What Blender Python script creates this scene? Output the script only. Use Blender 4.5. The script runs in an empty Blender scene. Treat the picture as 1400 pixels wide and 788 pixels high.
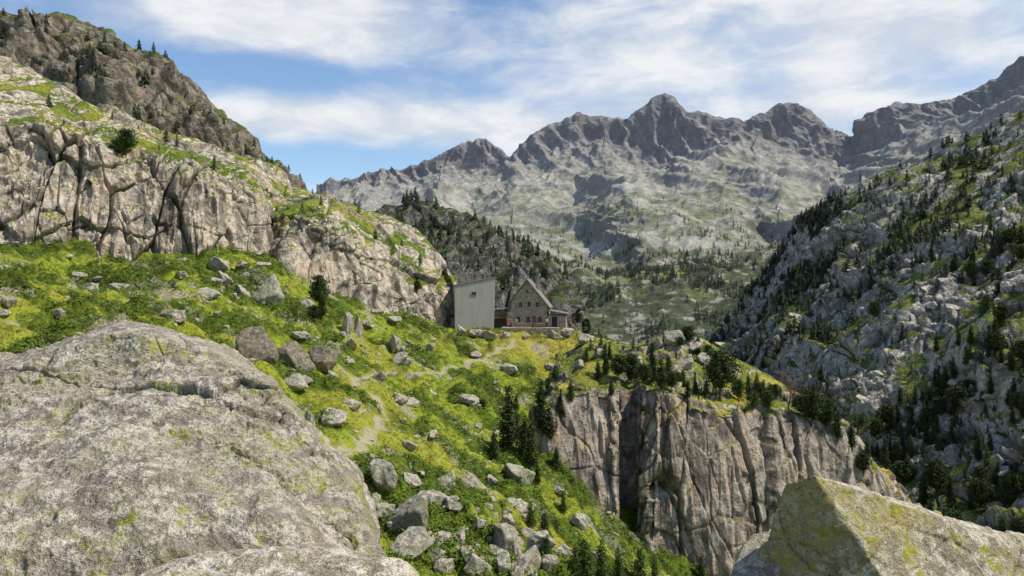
import bpy, bmesh, math, random, time
import numpy as np
from mathutils import Vector, Matrix
T0=time.time()
random.seed(7); rng=np.random.default_rng(7)
FOC=1100.0
scene=bpy.context.scene
COL=scene.collection

# ------------------------------------------------------------------ image coordinates: pixel column / pixel row / chosen depth -> world metres
def W(u,v,Y):
    u=np.asarray(u,float);v=np.asarray(v,float);Y=np.asarray(Y,float)
    u,v,Y=np.broadcast_arrays(u,v,Y)
    return np.stack([(u-700)/FOC*Y, Y, (394-v)/FOC*Y],-1)
def image_px(P):  # world point -> image pixel column and row
    P=np.asarray(P); Y=np.maximum(P[...,1],0.01)
    return 700+P[...,0]/Y*FOC, 394-P[...,2]/Y*FOC

# ------------------------------------------------------------------ noise
GT=np.array([(1,1,0),(-1,1,0),(1,-1,0),(-1,-1,0),(1,0,1),(-1,0,1),(1,0,-1),(-1,0,-1),(0,1,1),(0,-1,1),(0,1,-1),(0,-1,-1),(1,1,0),(-1,1,0),(0,-1,1),(0,-1,-1)],float)
def _hash(ix,iy,iz,s):
    h=(ix.astype(np.int64)*374761393+iy.astype(np.int64)*668265263+iz.astype(np.int64)*2147483629+s*974634777)&0xffffffff
    h=h.astype(np.uint64)
    h^=h>>np.uint64(13); h=(h*np.uint64(1274126177))&np.uint64(0xffffffff)
    h^=h>>np.uint64(16); h=(h*np.uint64(2246822519))&np.uint64(0xffffffff)
    h^=h>>np.uint64(15)
    return h
def pn(P,s=0):
    p0=np.floor(P); f=P-p0; i=p0.astype(np.int64)
    w=f*f*f*(f*(f*6-15)+10)
    out=np.zeros(P.shape[0])
    for dx in (0,1):
        wx=w[:,0] if dx else 1-w[:,0]
        for dy in (0,1):
            wy=w[:,1] if dy else 1-w[:,1]
            for dz in (0,1):
                wz=w[:,2] if dz else 1-w[:,2]
                g=GT[(_hash(i[:,0]+dx,i[:,1]+dy,i[:,2]+dz,s)&np.uint64(15)).astype(np.int64)]
                out+=wx*wy*wz*(g[:,0]*(f[:,0]-dx)+g[:,1]*(f[:,1]-dy)+g[:,2]*(f[:,2]-dz))
    return out
def fbm(P,o=4,s=0,g=0.5,l=2.03):
    r=0;a=1
    for k in range(o):
        r=r+a*pn(P,s+k*17);P=P*l+3.7;a*=g
    return r
def ridged(P,o=4,s=0,g=0.5,l=2.07):
    r=0;a=1;w=1
    for k in range(o):
        n=1-np.abs(pn(P,s+k*13))*1.8
        n=np.clip(n,0,1)**2
        r=r+a*n*w; w=np.clip(n*1.6,0,1); P=P*l+5.1;a*=g
    return r
def worley(P,s=0):
    i=np.floor(P).astype(np.int64); f1=np.full(len(P),9.);f2=np.full(len(P),9.);cid=np.zeros(len(P))
    for dx in (-1,0,1):
        for dy in (-1,0,1):
            for dz in (-1,0,1):
                a,b,c=i[:,0]+dx,i[:,1]+dy,i[:,2]+dz
                h1=_hash(a,b,c,s);h2=_hash(a,b,c,s+1);h3=_hash(a,b,c,s+2)
                k=1/4294967296.
                d=np.sqrt((a+h1*k-P[:,0])**2+(b+h2*k-P[:,1])**2+(c+h3*k-P[:,2])**2)
                m=d<f1
                f2=np.where(m,f1,np.minimum(f2,d)); f1=np.where(m,d,f1); cid=np.where(m,h3*k,cid)
    return f1,f2,cid
def sstep(a,b,x):
    t=np.clip((x-a)/(b-a),0,1); return t*t*(3-2*t)
def sc(P,x,y=None,z=None):
    y=x if y is None else y; z=x if z is None else z
    return P*np.array([1/x,1/y,1/z])

# ------------------------------------------------------------------ mesh helpers
def mk_mesh(name,V,Fs,mats=(),midx=None,smooth=True,attrs=None):
    V=np.ascontiguousarray(V,dtype=np.float32).reshape(-1,3)
    Fs=np.asarray(Fs,dtype=np.int32); n,k=Fs.shape
    me=bpy.data.meshes.new(name)
    me.vertices.add(len(V)); me.vertices.foreach_set('co',V.ravel())
    me.loops.add(n*k); me.loops.foreach_set('vertex_index',Fs.ravel())
    me.polygons.add(n); me.polygons.foreach_set('loop_start',np.arange(0,n*k,k,dtype=np.int32))
    for m in mats: me.materials.append(m)
    if midx is not None: me.polygons.foreach_set('material_index',np.asarray(midx,dtype=np.int32))
    me.polygons.foreach_set('use_smooth',np.full(n,smooth,dtype=bool))
    if attrs:
        for an,av in attrs.items():
            a=me.attributes.new(an,'FLOAT','POINT'); a.data.foreach_set('value',np.asarray(av,dtype=np.float32).ravel())
    me.update(calc_edges=True)
    return me
def add(name,me,label=None,cat=None,kind=None,group=None,loc=None,parent=None):
    o=bpy.data.objects.new(name,me); COL.objects.link(o)
    if label:o["label"]=label
    if cat:o["category"]=cat
    if kind:o["kind"]=kind
    if group:o["group"]=group
    if loc is not None:o.location=loc
    if parent is not None:o.parent=parent
    return o
def grid_faces(nu,nv):
    i,j=np.meshgrid(np.arange(nu-1),np.arange(nv-1),indexing='ij')
    a=(i*nv+j).ravel(); return np.stack([a,a+nv,a+nv+1,a+1],-1)
def grid_normals(P):
    du=np.gradient(P,axis=0);dv=np.gradient(P,axis=1)
    n=np.cross(du,dv); n/=np.linalg.norm(n,axis=-1,keepdims=True)+1e-9
    return n

# ------------------------------------------------------------------ node helpers
class NT:
    def __init__(s,tree): s.t=tree; s.n=tree.nodes; s.l=tree.links
    def new(s,t,**k):
        x=s.n.new(t)
        for a,b in k.items(): setattr(x,a,b)
        return x
    def inp(s,sock,val):
        if isinstance(val,bpy.types.NodeSocket): s.l.new(val,sock)
        elif val is not None:
            if hasattr(sock,'default_value') and sock.type=='RGBA' and not isinstance(val,(int,float)): sock.default_value=(*val,1) if len(val)==3 else val
            else: sock.default_value=val
    def math(s,op,a,b=None,c=None,clamp=False):
        x=s.new('ShaderNodeMath',operation=op,use_clamp=clamp)
        s.inp(x.inputs[0],a)
        if b is not None:s.inp(x.inputs[1],b)
        if c is not None:s.inp(x.inputs[2],c)
        return x.outputs[0]
    def ramp(s,f,a,b,lo=0.,hi=1.):
        x=s.new('ShaderNodeMapRange',interpolation_type='SMOOTHSTEP')
        s.inp(x.inputs[0],f);x.inputs[1].default_value=a;x.inputs[2].default_value=b;x.inputs[3].default_value=lo;x.inputs[4].default_value=hi
        return x.outputs[0]
    def mix(s,f,a,b,bt='MIX'):
        x=s.new('ShaderNodeMix',data_type='RGBA',blend_type=bt)
        s.inp(x.inputs[0],f);s.inp(x.inputs[6],a);s.inp(x.inputs[7],b)
        return x.outputs[2]
    def noise(s,vec,scale,detail=4,rough=0.55,dist=0,sx=(1,1,1)):
        if sx!=(1,1,1):
            m=s.new('ShaderNodeMapping');s.inp(m.inputs[0],vec);m.inputs['Scale'].default_value=sx;vec=m.outputs[0]
        x=s.new('ShaderNodeTexNoise');s.inp(x.inputs['Vector'],vec)
        x.inputs['Scale'].default_value=scale;x.inputs['Detail'].default_value=detail;x.inputs['Roughness'].default_value=rough;x.inputs['Distortion'].default_value=dist
        return x.outputs[0]
    def voro(s,vec,scale,feature='F1',sx=(1,1,1),rand=1):
        if sx!=(1,1,1):
            m=s.new('ShaderNodeMapping');s.inp(m.inputs[0],vec);m.inputs['Scale'].default_value=sx;vec=m.outputs[0]
        x=s.new('ShaderNodeTexVoronoi',feature=feature);s.inp(x.inputs['Vector'],vec);x.inputs['Scale'].default_value=scale
        x.inputs['Randomness'].default_value=rand
        return x
def new_mat(name,rough=0.9):
    m=bpy.data.materials.new(name);m.use_nodes=True
    nt=NT(m.node_tree); b=m.node_tree.nodes['Principled BSDF']
    b.inputs['Roughness'].default_value=rough
    b.inputs['Specular IOR Level'].default_value=0.2
    return m,nt,b
def bump(nt,b,h,dist,strength=1.0):
    x=nt.new('ShaderNodeBump');x.inputs['Strength'].default_value=strength;x.inputs['Distance'].default_value=dist
    nt.inp(x.inputs['Height'],h); nt.l.new(x.outputs[0],b.inputs['Normal'])

def terrain_mat(name,S,rock=((.21,.172,.130),(.40,.338,.26),(.60,.525,.42)),grass=((.045,.07,.010),(.13,.175,.018),(.25,.25,.035)),
                lo=0.62,hi=0.80,nz=0.35,bumpd=0.6,warm=0.25,crackdark=0.6,streak=.6,crs=.35):
    """S = typical feature size in metres"""
    m,nt,b=new_mat(name)
    g=nt.new('ShaderNodeNewGeometry');pos=g.outputs['Position']
    sp=nt.new('ShaderNodeSeparateXYZ');nt.l.new(g.outputs['Normal'],sp.inputs[0]);nz_=sp.outputs[2]
    at=nt.new('ShaderNodeAttribute',attribute_name='ledge').outputs['Fac']
    cav=nt.new('ShaderNodeAttribute',attribute_name='cavity').outputs['Fac']
    n1=nt.noise(pos,.7/S,4,.6); n2=nt.noise(pos,3.3/S,4,.68); n3=nt.noise(pos,13/S,2,.7)
    col=nt.mix(nt.ramp(n1,.36,.60),rock[0],rock[1])
    col=nt.mix(nt.ramp(n2,.42,.64),col,rock[2])
    col=nt.mix(nt.ramp(n1,.52,.64,0,warm),col,(rock[2][0]*1.02,rock[2][1]*.86,rock[2][2]*.78))
    if streak:
        st=nt.noise(pos,2.0/S,3,.6,sx=(1,1,.10))
        stf=nt.math('MULTIPLY',nt.ramp(st,.50,.66,0,streak),nt.ramp(nz_,.85,.5))
        col=nt.mix(stf,col,(rock[0][0]*.45,rock[0][1]*.45,rock[0][2]*.48))
    ck=nt.voro(pos,.9/S,'DISTANCE_TO_EDGE',sx=(1,1,crs)).outputs['Distance']
    cm=nt.ramp(nt.math('ADD',ck,nt.math('MULTIPLY',nt.math('SUBTRACT',n2,.5),.14)),0,.035)
    col=nt.mix(nt.math('MULTIPLY',nt.math('SUBTRACT',1.0,cm),crackdark),col,(.05,.043,.034))
    col=nt.mix(nt.ramp(n3,.52,.68,0,.55),col,tuple(x*.5 for x in rock[0]))
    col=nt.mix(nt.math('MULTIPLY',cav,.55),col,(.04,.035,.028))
    slope=nt.math('ADD',nz_,nt.math('MULTIPLY',nt.math('SUBTRACT',n1,.5),nz*2.4))
    slope=nt.math('ADD',slope,nt.math('MULTIPLY',nt.math('SUBTRACT',n3,.5),nz*1.1))
    slope=nt.math('ADD',slope,nt.math('MULTIPLY',at,.34))
    vm=nt.ramp(slope,lo,hi)
    gc=nt.mix(nt.ramp(n2,.36,.58),grass[0],grass[1])
    gc=nt.mix(nt.ramp(n1,.50,.62),gc,grass[2])
    gc=nt.mix(nt.ramp(n3,.46,.62,0,.75),gc,grass[0])
    nt.inp(b.inputs['Base Color'],nt.mix(vm,col,gc))
    h=nt.math('ADD',nt.math('MULTIPLY',n2,.9),nt.math('MULTIPLY',n3,.4))
    bump(nt,b,h,bumpd)
    return m

def flat_mat(name,c,rough=.8,var=.25,scale=4,bumpd=.01,metal=0):
    m,nt,b=new_mat(name,rough)
    t=nt.new('ShaderNodeTexCoord');n=nt.noise(t.outputs['Object'],scale,4,.6)
    dark=tuple(x*(1-var) for x in c);lite=tuple(min(1,x*(1+var)) for x in c)
    nt.inp(b.inputs['Base Color'],nt.mix(nt.ramp(n,.3,.7),dark,lite));b.inputs['Metallic'].default_value=metal
    if bumpd: bump(nt,b,n,bumpd)
    return m

# ------------------------------------------------------------------ lofted terrain
def loft(rows,segs,u0,u1,nu,cat=.6):
    U=np.linspace(u0,u1,nu); R=[]
    for r in rows:
        r=np.array(r,float); R.append(W(U,np.interp(U,r[:,0],r[:,1]),np.interp(U,r[:,0],r[:,2])))
    R=[2*R[0]-R[1]]+R+[2*R[-1]-R[-2]]
    out=[];tt=[]
    for k in range(1,len(R)-2):
        n=segs[k-1]
        for j in range(n+(1 if k==len(R)-3 else 0)):
            t=j/n;a,b,c,d=R[k-1],R[k],R[k+1],R[k+2]
            cr=.5*((2*b)+(c-a)*t+(2*a-5*b+4*c-d)*t*t+(-a+3*b-3*c+d)*t**3)
            out.append(cr*cat+(b+(c-b)*t)*(1-cat));tt.append(k-1+t)
    P=np.stack(out,1)
    return P,np.array(tt)
EX={}
def finish(name,P,T,mat,label,cat,disp,kind='structure'):
    nu,nv,_=P.shape;N=grid_normals(P).reshape(-1,3);Q=P.reshape(-1,3);TT=np.tile(T,nu)
    EX.clear();Q2=disp(Q,N,TT)
    P2=Q2.reshape(nu,nv,3);N2=grid_normals(P2).reshape(-1,3)
    at={'row':TT};at.update(EX)
    me=mk_mesh(name,Q2,grid_faces(nu,nv),[mat],attrs=at)
    o=add(name,me,label,cat,kind)
    return o,Q2,N2,TT
def warp(Q,s,a,z,seed):
    return Q+np.stack([fbm(sc(Q,s,s,z),2,seed),fbm(sc(Q,s,s,z),2,seed+1),0*Q[:,0]],-1)*a

# ================================================================== materials
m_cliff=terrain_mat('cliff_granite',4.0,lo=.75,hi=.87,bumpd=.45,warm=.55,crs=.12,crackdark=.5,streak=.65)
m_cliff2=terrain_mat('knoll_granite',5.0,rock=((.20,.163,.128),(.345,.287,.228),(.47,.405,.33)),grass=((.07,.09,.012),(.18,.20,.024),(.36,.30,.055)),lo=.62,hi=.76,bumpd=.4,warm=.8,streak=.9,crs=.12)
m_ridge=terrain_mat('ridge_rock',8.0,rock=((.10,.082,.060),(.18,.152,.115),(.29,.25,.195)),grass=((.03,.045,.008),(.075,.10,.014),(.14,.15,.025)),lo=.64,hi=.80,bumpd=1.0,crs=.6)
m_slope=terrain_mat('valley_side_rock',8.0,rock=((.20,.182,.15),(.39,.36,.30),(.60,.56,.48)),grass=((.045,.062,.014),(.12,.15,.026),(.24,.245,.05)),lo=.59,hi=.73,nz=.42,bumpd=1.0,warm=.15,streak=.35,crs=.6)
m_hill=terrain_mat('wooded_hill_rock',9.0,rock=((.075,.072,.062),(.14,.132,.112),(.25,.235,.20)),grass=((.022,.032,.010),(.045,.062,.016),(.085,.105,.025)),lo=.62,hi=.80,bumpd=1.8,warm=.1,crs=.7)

def far_material():
    m,nt,b=new_mat('far_mountain_rock')
    g=nt.new('ShaderNodeNewGeometry');pos=g.outputs['Position']
    sp=nt.new('ShaderNodeSeparateXYZ');nt.l.new(g.outputs['Normal'],sp.inputs[0]);nz=sp.outputs[2]
    row=nt.new('ShaderNodeAttribute',attribute_name='row').outputs['Fac']
    n1=nt.noise(pos,1/170,5,.62);n2=nt.noise(pos,1/26,5,.72);n3=nt.noise(pos,1/9,2,.7)
    c=nt.mix(nt.ramp(n1,.38,.62),(.185,.172,.140),(.295,.277,.230))
    c=nt.mix(nt.ramp(n2,.48,.62,0,.7),c,(.40,.38,.325))
    c=nt.mix(nt.ramp(n2,.46,.35,0,.75),c,(.10,.10,.082))
    gm=nt.math('MULTIPLY',nt.ramp(nt.noise(pos,1/80,4,.7),.45,.55),nt.ramp(row,4.3,2.4,0,.85))
    c=nt.mix(gm,c,nt.mix(nt.ramp(n2,.4,.6),(.085,.098,.050),(.185,.20,.09)))
    lowf=nt.ramp(nt.math('ADD',row,nt.math('MULTIPLY',nt.math('SUBTRACT',n1,.5),1.6)),2.0,1.25)
    lc=nt.mix(nt.ramp(n2,.44,.56),(.035,.045,.020),(.075,.085,.038))
    lc=nt.mix(nt.ramp(n1,.53,.60,0,.9),lc,(.15,.18,.04))
    lc=nt.mix(nt.ramp(n2,.54,.61,0,.9),lc,(.27,.255,.215))
    c=nt.mix(lowf,c,lc)
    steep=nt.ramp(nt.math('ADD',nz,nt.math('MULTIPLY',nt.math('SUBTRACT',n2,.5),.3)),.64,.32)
    c=nt.mix(nt.math('MULTIPLY',steep,.65),c,(.105,.10,.10))  # steep faces darkened, shade put into the colour
    pk=nt.math('MULTIPLY',nt.ramp(nt.math('ADD',row,nt.math('MULTIPLY',nt.math('SUBTRACT',n1,.5),3.2)),3.6,4.6),.8)
    pc=nt.mix(nt.ramp(n2,.38,.66),(.085,.082,.090),(.20,.19,.183))
    c=nt.mix(pk,c,pc)  # peak faces painted darker to carry their shaded look
    nt.inp(b.inputs['Base Color'],c)
    b.inputs['Emission Color'].default_value=(.58,.69,.95,1);nt.l.new(nt.ramp(row,1.0,3.5,.012,.06),b.inputs['Emission Strength'])  # blue airlight haze put in as weak emission, stronger up the range
    h=nt.math('ADD',n2,nt.math('MULTIPLY',n3,.35));bump(nt,b,h,4.5)
    return m
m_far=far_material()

# ================================================================== far mountains
sky_far=[(300,330),(380,285),(440,262),(475,250),(520,240),(560,228),(600,214),(612,206),(632,199),(652,194),(672,195),(688,204),(698,215),(704,207),(722,187),(740,176),(765,168),(790,155),(806,158),(830,160),(855,163),(870,151),(885,140),(898,129),(912,127),(926,133),(940,152),(955,150),(970,153),(990,160),(1010,163),(1028,166),(1040,157),(1055,145),(1075,138),(1090,141),(1108,154),(1124,165),(1134,178),(1137,192),(1141,179),(1150,182),(1160,192),(1168,186),(1173,168),(1186,158),(1205,151),(1225,140),(1260,143),(1285,140),(1310,134),(1340,118),(1365,105),(1385,88),(1400,76),(1440,50),(1520,20)]
S5=[(u,v,2750 if u<1150 else 2750-(u-1150)*1.2) for u,v in sky_far]
R4=[(300,345),(440,272),(560,240),(600,222),(640,228),(690,238),(705,225),(760,205),(830,190),(850,200),(880,215),(915,218),(945,200),(1000,184),(1040,180),(1070,205),(1110,222),(1136,232),(1170,222),(1200,200),(1250,178),(1330,158),(1400,124),(1520,66)]
R4=[(u,v,2600 if u<1150 else 2600-(u-1150)*1.2) for u,v in R4]
R3=[(300,380,1700),(500,300,1700),(600,282,1750),(640,280,1950),(700,285,1650),(790,262,2080),(860,262,1640),(930,262,1850),(1000,245,2080),(1080,262,1750),(1130,280,2000),(1170,280,1780),(1250,240,1850),(1400,190,1650),(1520,150,1700)]
R2=[(300,420,1100),(600,355,1100),(720,345,1120),(800,335,1370),(880,330,1120),(960,325,1280),(1040,320,1430),(1100,320,1150),(1200,320,1200),(1520,280,1200)]
R1=[(300,470,800),(700,425,800),(800,410,830),(1000,405,850),(1200,400,850),(1520,380,850)]
R0=[(300,530,560),(1520,530,560)]
R6=[(u,v+140,Y+500) for u,v,Y in S5]
P,T=loft([R0,R1,R2,R3,R4,S5,R6],[50,80,110,100,100,16],300,1520,1000)
def dfar(Q,N,T):
    big=ridged(sc(warp(Q,500,120,500,4),460,1300,1100),2,5)
    Qd=np.stack([Q[:,0]+Q[:,2]*.9,Q[:,1]*.45,Q[:,2]*.35],-1)
    sp_=ridged(sc(warp(Qd,200,35,200,24),210,420,420),3,19)
    mid=ridged(sc(Q,160,280,280),3,9)
    amp=np.interp(T,[0,1,2,3,4,4.7,5,6],[0,12,32,44,34,14,4,10])
    Q=Q+np.stack([0*T,-(big-.7)*amp*2.0,(big-.7)*amp*.35],-1)
    Q=Q+N*((sp_-.8)*np.interp(T,[0,1,1.6,2.5,3.5,4.3,4.8,5],[0,8,18,26,28,22,10,3]))[:,None]
    am=np.interp(T,[0,1,2,3,3.8,4.4,4.8,5,6],[3,9,9,9,12,17,10,4,8])
    Q=Q+N*((mid-.7)*am)[:,None]
    rib=ridged(sc(warp(Q,120,25,120,14),60,110,320),2,15)
    Q=Q+N*((rib-.7)*np.interp(T,[0,3,4,4.5,5],[0,4,12,24,4]))[:,None]
    Q=Q+N*(ridged(sc(Q,30),4,21)-.7)[:,None]*np.interp(T,[0,1,2,4,5],[2.5,3,3,3.2,3])[:,None]
    return Q
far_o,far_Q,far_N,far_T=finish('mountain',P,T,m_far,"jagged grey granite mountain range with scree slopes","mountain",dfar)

# ================================================================== wooded hill behind the hut
skyB=[(380,330),(480,302),(520,289),(545,280),(590,276),(612,281),(650,300),(690,325),(730,340),(752,347),(768,368),(782,400),(800,440),(840,470)]
B=[[(380,700,250),(840,700,250)],[(380,520,300),(840,520,300)],[(u,v+75+(840-u)*.06,370) for u,v in skyB],[(u,v+3,450) for u,v in skyB],[(u,v+60,560) for u,v in skyB]]
P,T=loft(B,[10,70,110,20],380,840,380)
def dhill(Q,N,T):
    f1,f2,c=worley(sc(Q,14,18,18),5);g1,g2,c2=worley(sc(Q,6,7,7),8)
    d=ridged(sc(Q,50),4,2)*10-5+(c-.5)*7-2.5*np.exp(-((f2-f1)/.12)**2)+(c2-.5)*2.2-.8*np.exp(-((g2-g1)/.12)**2)
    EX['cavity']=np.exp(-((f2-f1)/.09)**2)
    return Q+N*(d*np.interp(T,[0,2,2.7,3,4],[1,1,.7,.35,.6]))[:,None]+N*(fbm(sc(Q,6),3,7)*1.6)[:,None]
hB_o,hB_Q,hB_N,hB_T=finish('hill',P,T,m_hill,"dark rocky hill dotted with pine trees","hill",dhill)

# ================================================================== valley side
skyC=[(950,480,700),(1000,442,680),(1012,424,650),(1030,392,600),(1060,350,540),(1100,300,490),(1140,272,465),(1180,250,450),(1220,233,440),(1260,222,430),(1300,205,420),(1350,184,410),(1400,153,400),(1480,110,390),(1600,60,380)]
C=[[(950,760,220),(1100,800,190),(1250,900,130),(1400,960,105),(1600,1000,95)],
   [(950,580,330),(1100,610,250),(1250,640,195),(1400,655,162),(1600,670,140)],
   [(950,505,450),(1060,480,330),(1250,455,262),(1400,440,222),(1600,420,190)],
   [(950,490,600),(1010,450,520),(1060,408,430),(1150,350,372),(1250,325,338),(1400,300,305),(1600,260,270)],
   skyC,[(u,v+40,Y+90) for u,v,Y in skyC]]
P,T=loft(C,[60,120,140,120,20],950,1600,620)
def dslope(Q,N,T):
    k=np.interp(T,[0,1,3.4,4,5],[.8,1,.9,.35,.5])
    big=ridged(sc(Q,80,80,90),3,31)-.7
    Qw=warp(Q,20,4,20,29)
    f1,f2,c=worley(sc(Qw,20,20,14),33)
    g1,g2,c2=worley(sc(Qw,8,8,6),36)
    j1,j2,c3=worley(sc(Qw,3.8,3.8,2.8),39)
    msk=sstep(-.10,.25,fbm(sc(Q,34),2,38)+.28*np.exp(-((Q[:,0]/Q[:,1]-.40)/.06)**2))
    m2=sstep(-.02,.2,fbm(sc(Q,22),3,180))
    d=big*8.5+((c-.5)*6.5-1.8*np.exp(-((f2-f1)/.1)**2))*(.1+.9*msk)+((c2-.4)*2.6-.9*np.exp(-((g2-g1)/.10)**2))*(.1+.9*np.maximum(msk,m2))+m2*((c3-.2)*1.4-.4*np.exp(-((j2-j1)/.12)**2))+fbm(sc(Q,5),3,3)*.5
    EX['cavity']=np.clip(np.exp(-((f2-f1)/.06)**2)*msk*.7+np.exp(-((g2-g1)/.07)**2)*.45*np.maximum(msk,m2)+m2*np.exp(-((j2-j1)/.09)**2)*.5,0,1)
    EX['ledge']=-m2*(c2>.45)*.9+.1*(T<2)
    return Q+N*(d*k)[:,None]
sl_o,sl_Q,sl_N,sl_T=finish('valley_slope',P,T,m_slope,"steep rocky valley side covered in scattered pines","slope",dslope)

# ================================================================== upper ridge
skyF=[(-260,-60),(-100,-10),(0,8),(30,16),(60,18),(105,22),(150,33),(168,48),(182,62),(220,80),(262,104),(276,118),(287,132),(292,150),(312,165),(332,176),(350,190),(360,210),(385,226),(405,245),(440,290)]
Fr=[[(u,v+260,190) for u,v in skyF],[(u,v+120,205) for u,v in skyF],[(u,v+50,225) for u,v in skyF],[(u,v,248) for u,v in skyF],[(u,v+30,300) for u,v in skyF]]
P,T=loft(Fr,[20,80,90,15],-260,440,480)
def dridge(Q,N,T):
    k=np.interp(T,[0,2.5,3,4],[1,1,.3,.5])
    Qw=warp(Q,12,2,20,42)
    f1,f2,c=worley(sc(Qw,11,11,22),43)
    g1,g2,c2=worley(sc(Qw,4,4,7),46)
    d=(ridged(sc(Q,38),3,41)-.7)*8+(c-.5)*4-1.5*np.exp(-((f2-f1)/.1)**2)+(c2-.5)*1.2-.6*np.exp(-((g2-g1)/.12)**2)+fbm(sc(Q,2.5),2,3)*.5
    EX['cavity']=np.exp(-((f2-f1)/.08)**2)*.8
    return Q+N*(d*k)[:,None]
rd_o,rd_Q,rd_N,rd_T=finish('ridge',P,T,m_ridge,"brown rocky ridge crest with small pines","ridge",dridge)

# ================================================================== cliff band above the meadow
skyE=[(-200,30,120),(0,85,132),(40,98,134),(80,118,136),(120,140,138),(170,160,142),(215,184,146),(260,199,150),(300,210,153),(350,221,158),(382,234,162),(400,256,164),(435,263,166),(480,280,166),(530,300,166),(570,325,164),(600,349,162),(618,368,160),(627,390,158),(636,430,156),(660,480,156)]
topE=[(-200,150,98),(0,176,106),(60,165,108),(130,185,110),(170,208,113),(250,226,117),(300,240,120),(350,266,126),(372,300,138),(385,294,138),(430,292,134),(500,332,140),(560,372,146),(610,405,150),(627,425,151),(660,485,152)]
botE=[(-200,350,88),(0,352,98),(50,358,100),(100,346,103),(170,342,107),(230,358,110),(300,340,114),(345,322,121),(368,325,135),(395,342,126),(450,386,129),(520,398,137),(570,428,144),(620,446,149),(660,500,151)]
mid=[]
for (u,_,_) in skyE:
    a=np.array(skyE);b_=np.array(topE)
    vs=np.interp(u,a[:,0],a[:,1]);ys=np.interp(u,a[:,0],a[:,2]);vt=np.interp(u,b_[:,0],b_[:,1]);yt=np.interp(u,b_[:,0],b_[:,2])
    mid.append((u,vs*.62+vt*.38,ys*.5+yt*.5))
E=[[(u,v+70,Y-3) for u,v,Y in botE],botE,topE,mid,skyE,[(u,v+70,Y+40) for u,v,Y in skyE]]
P,T=loft(E,[22,160,90,60,16],-200,660,1100,.7)
def dcliff(Q,N,T):
    k=np.interp(T,[0,1,2,3.5,4,5],[1,1,1,.9,.3,.6])
    rgt=sstep(-44,-38,Q[:,0])
    cl=np.interp(T,[0,1,1.8,2.1,2.35,5],[1,1,1,.6,.05,.0])*(1-.45*rgt)
    f1,f2,c=worley(sc(warp(Q,9,.5,80,50),4.6,8,130),53)
    g1,g2,c2=worley(sc(warp(Q,5,.3,30,63),2.1,3.0,22),56)
    h1,h2,c3=worley(sc(warp(Q,12,3.0,12,66),14,12,8),59)
    b1,b2,c4=worley(sc(warp(Q,12,1.5,8,67),9,11,7),69)
    j1,j2,c5=worley(sc(warp(Q,4,.8,4,71),4.2,4.2,2.0),72)
    msk=sstep(-.2,.15,fbm(sc(Q,12,12,9),2,165))
    fl=ridged(sc(warp(Q,5,.3,30,68),1.9,2.6,20),3,99)
    d=(ridged(sc(Q,30,30,34),2,61)-.7)*2.5
    e1=np.exp(-((f2-f1)/.026)**2);e2=np.exp(-((g2-g1)/.04)**2);e3=np.exp(-((h2-h1)/.022)**2);e4=np.exp(-((b2-b1)/.025)**2);e5=np.exp(-((j2-j1)/.05)**2)
    d+=cl*((c-.5)*2.3-1.2*e1+(c4-.5)*1.8-.3*e4+(fl-.8)*.65)+cl*msk*((c2-.5)*1.0-.35*e2)
    d+=(1-cl)*((c3-.5)*2.0-.5*e3+msk*((c5-.5)*.7-.22*e5))
    d+=fbm(sc(Q,6,6,3),3,13)*.6*(1-cl)+fbm(sc(Q,2.2),3,3)*.22
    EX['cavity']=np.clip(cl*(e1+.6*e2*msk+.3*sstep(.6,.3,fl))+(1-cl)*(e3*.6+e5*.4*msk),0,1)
    u,v=image_px(Q)
    nzz=fbm(sc(Q,7,7,3.5),3,64)
    led=np.exp(-((T-2.30)/.28)**2)*(.2+1.2*sstep(190,250,u)*sstep(440,400,u)+.5*sstep(.05,.25,nzz))+.55*np.exp(-((T-3)/.5)**2)*sstep(.05,.3,nzz)+.8*rgt*sstep(.0,.22,nzz)*(T>1.7)+.6*np.exp(-((u-375)/22)**2)
    EX['ledge']=np.clip(led*(.6+nzz*1.4),-.3,1.2)*(T>1.2)
    return Q+N*(d*k)[:,None]
cl_o,cl_Q,cl_N,cl_T=finish('cliff',P,T,m_cliff,"weathered granite cliff band with grassy ledges above meadow","cliff",dcliff)

# ================================================================== knoll with big cliff face
K=[[(725,800,99),(800,850,97),(849,900,96),(857,905,100.5),(863,910,100.5),(871,910,96),(1000,980,98),(1240,960,108),(1290,960,112)],
   [(725,640,103),(745,575,103),(765,545,104),(800,535,104),(849,537,104),(857,540,108.5),(863,540,108.5),(871,536,104),(900,531,103),(950,545,104),(1000,556,106),(1036,560,109),(1043,560,110),(1052,566,109),(1090,582,112),(1150,603,117),(1185,640,121),(1212,670,124),(1245,710,128),(1290,800,132)],
   [(725,600,115),(760,530,117),(800,505,120),(850,505,121),(900,503,121),(1000,526,121),(1060,546,122),(1150,588,126),(1195,634,129),(1245,700,134),(1290,790,138)],
   [(725,560,135),(760,480,143),(800,468,146),(850,472,147),(885,466,142),(905,457,141),(935,452,140),(960,462,140),(1010,494,138),(1060,522,135),(1120,560,134),(1175,610,136),(1215,655,138),(1290,780,145)],
   [(725,650,150),(800,560,165),(950,560,170),(1290,900,170)]]
P,T=loft(K,[190,70,80,30],725,1290,740,.35)
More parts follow.
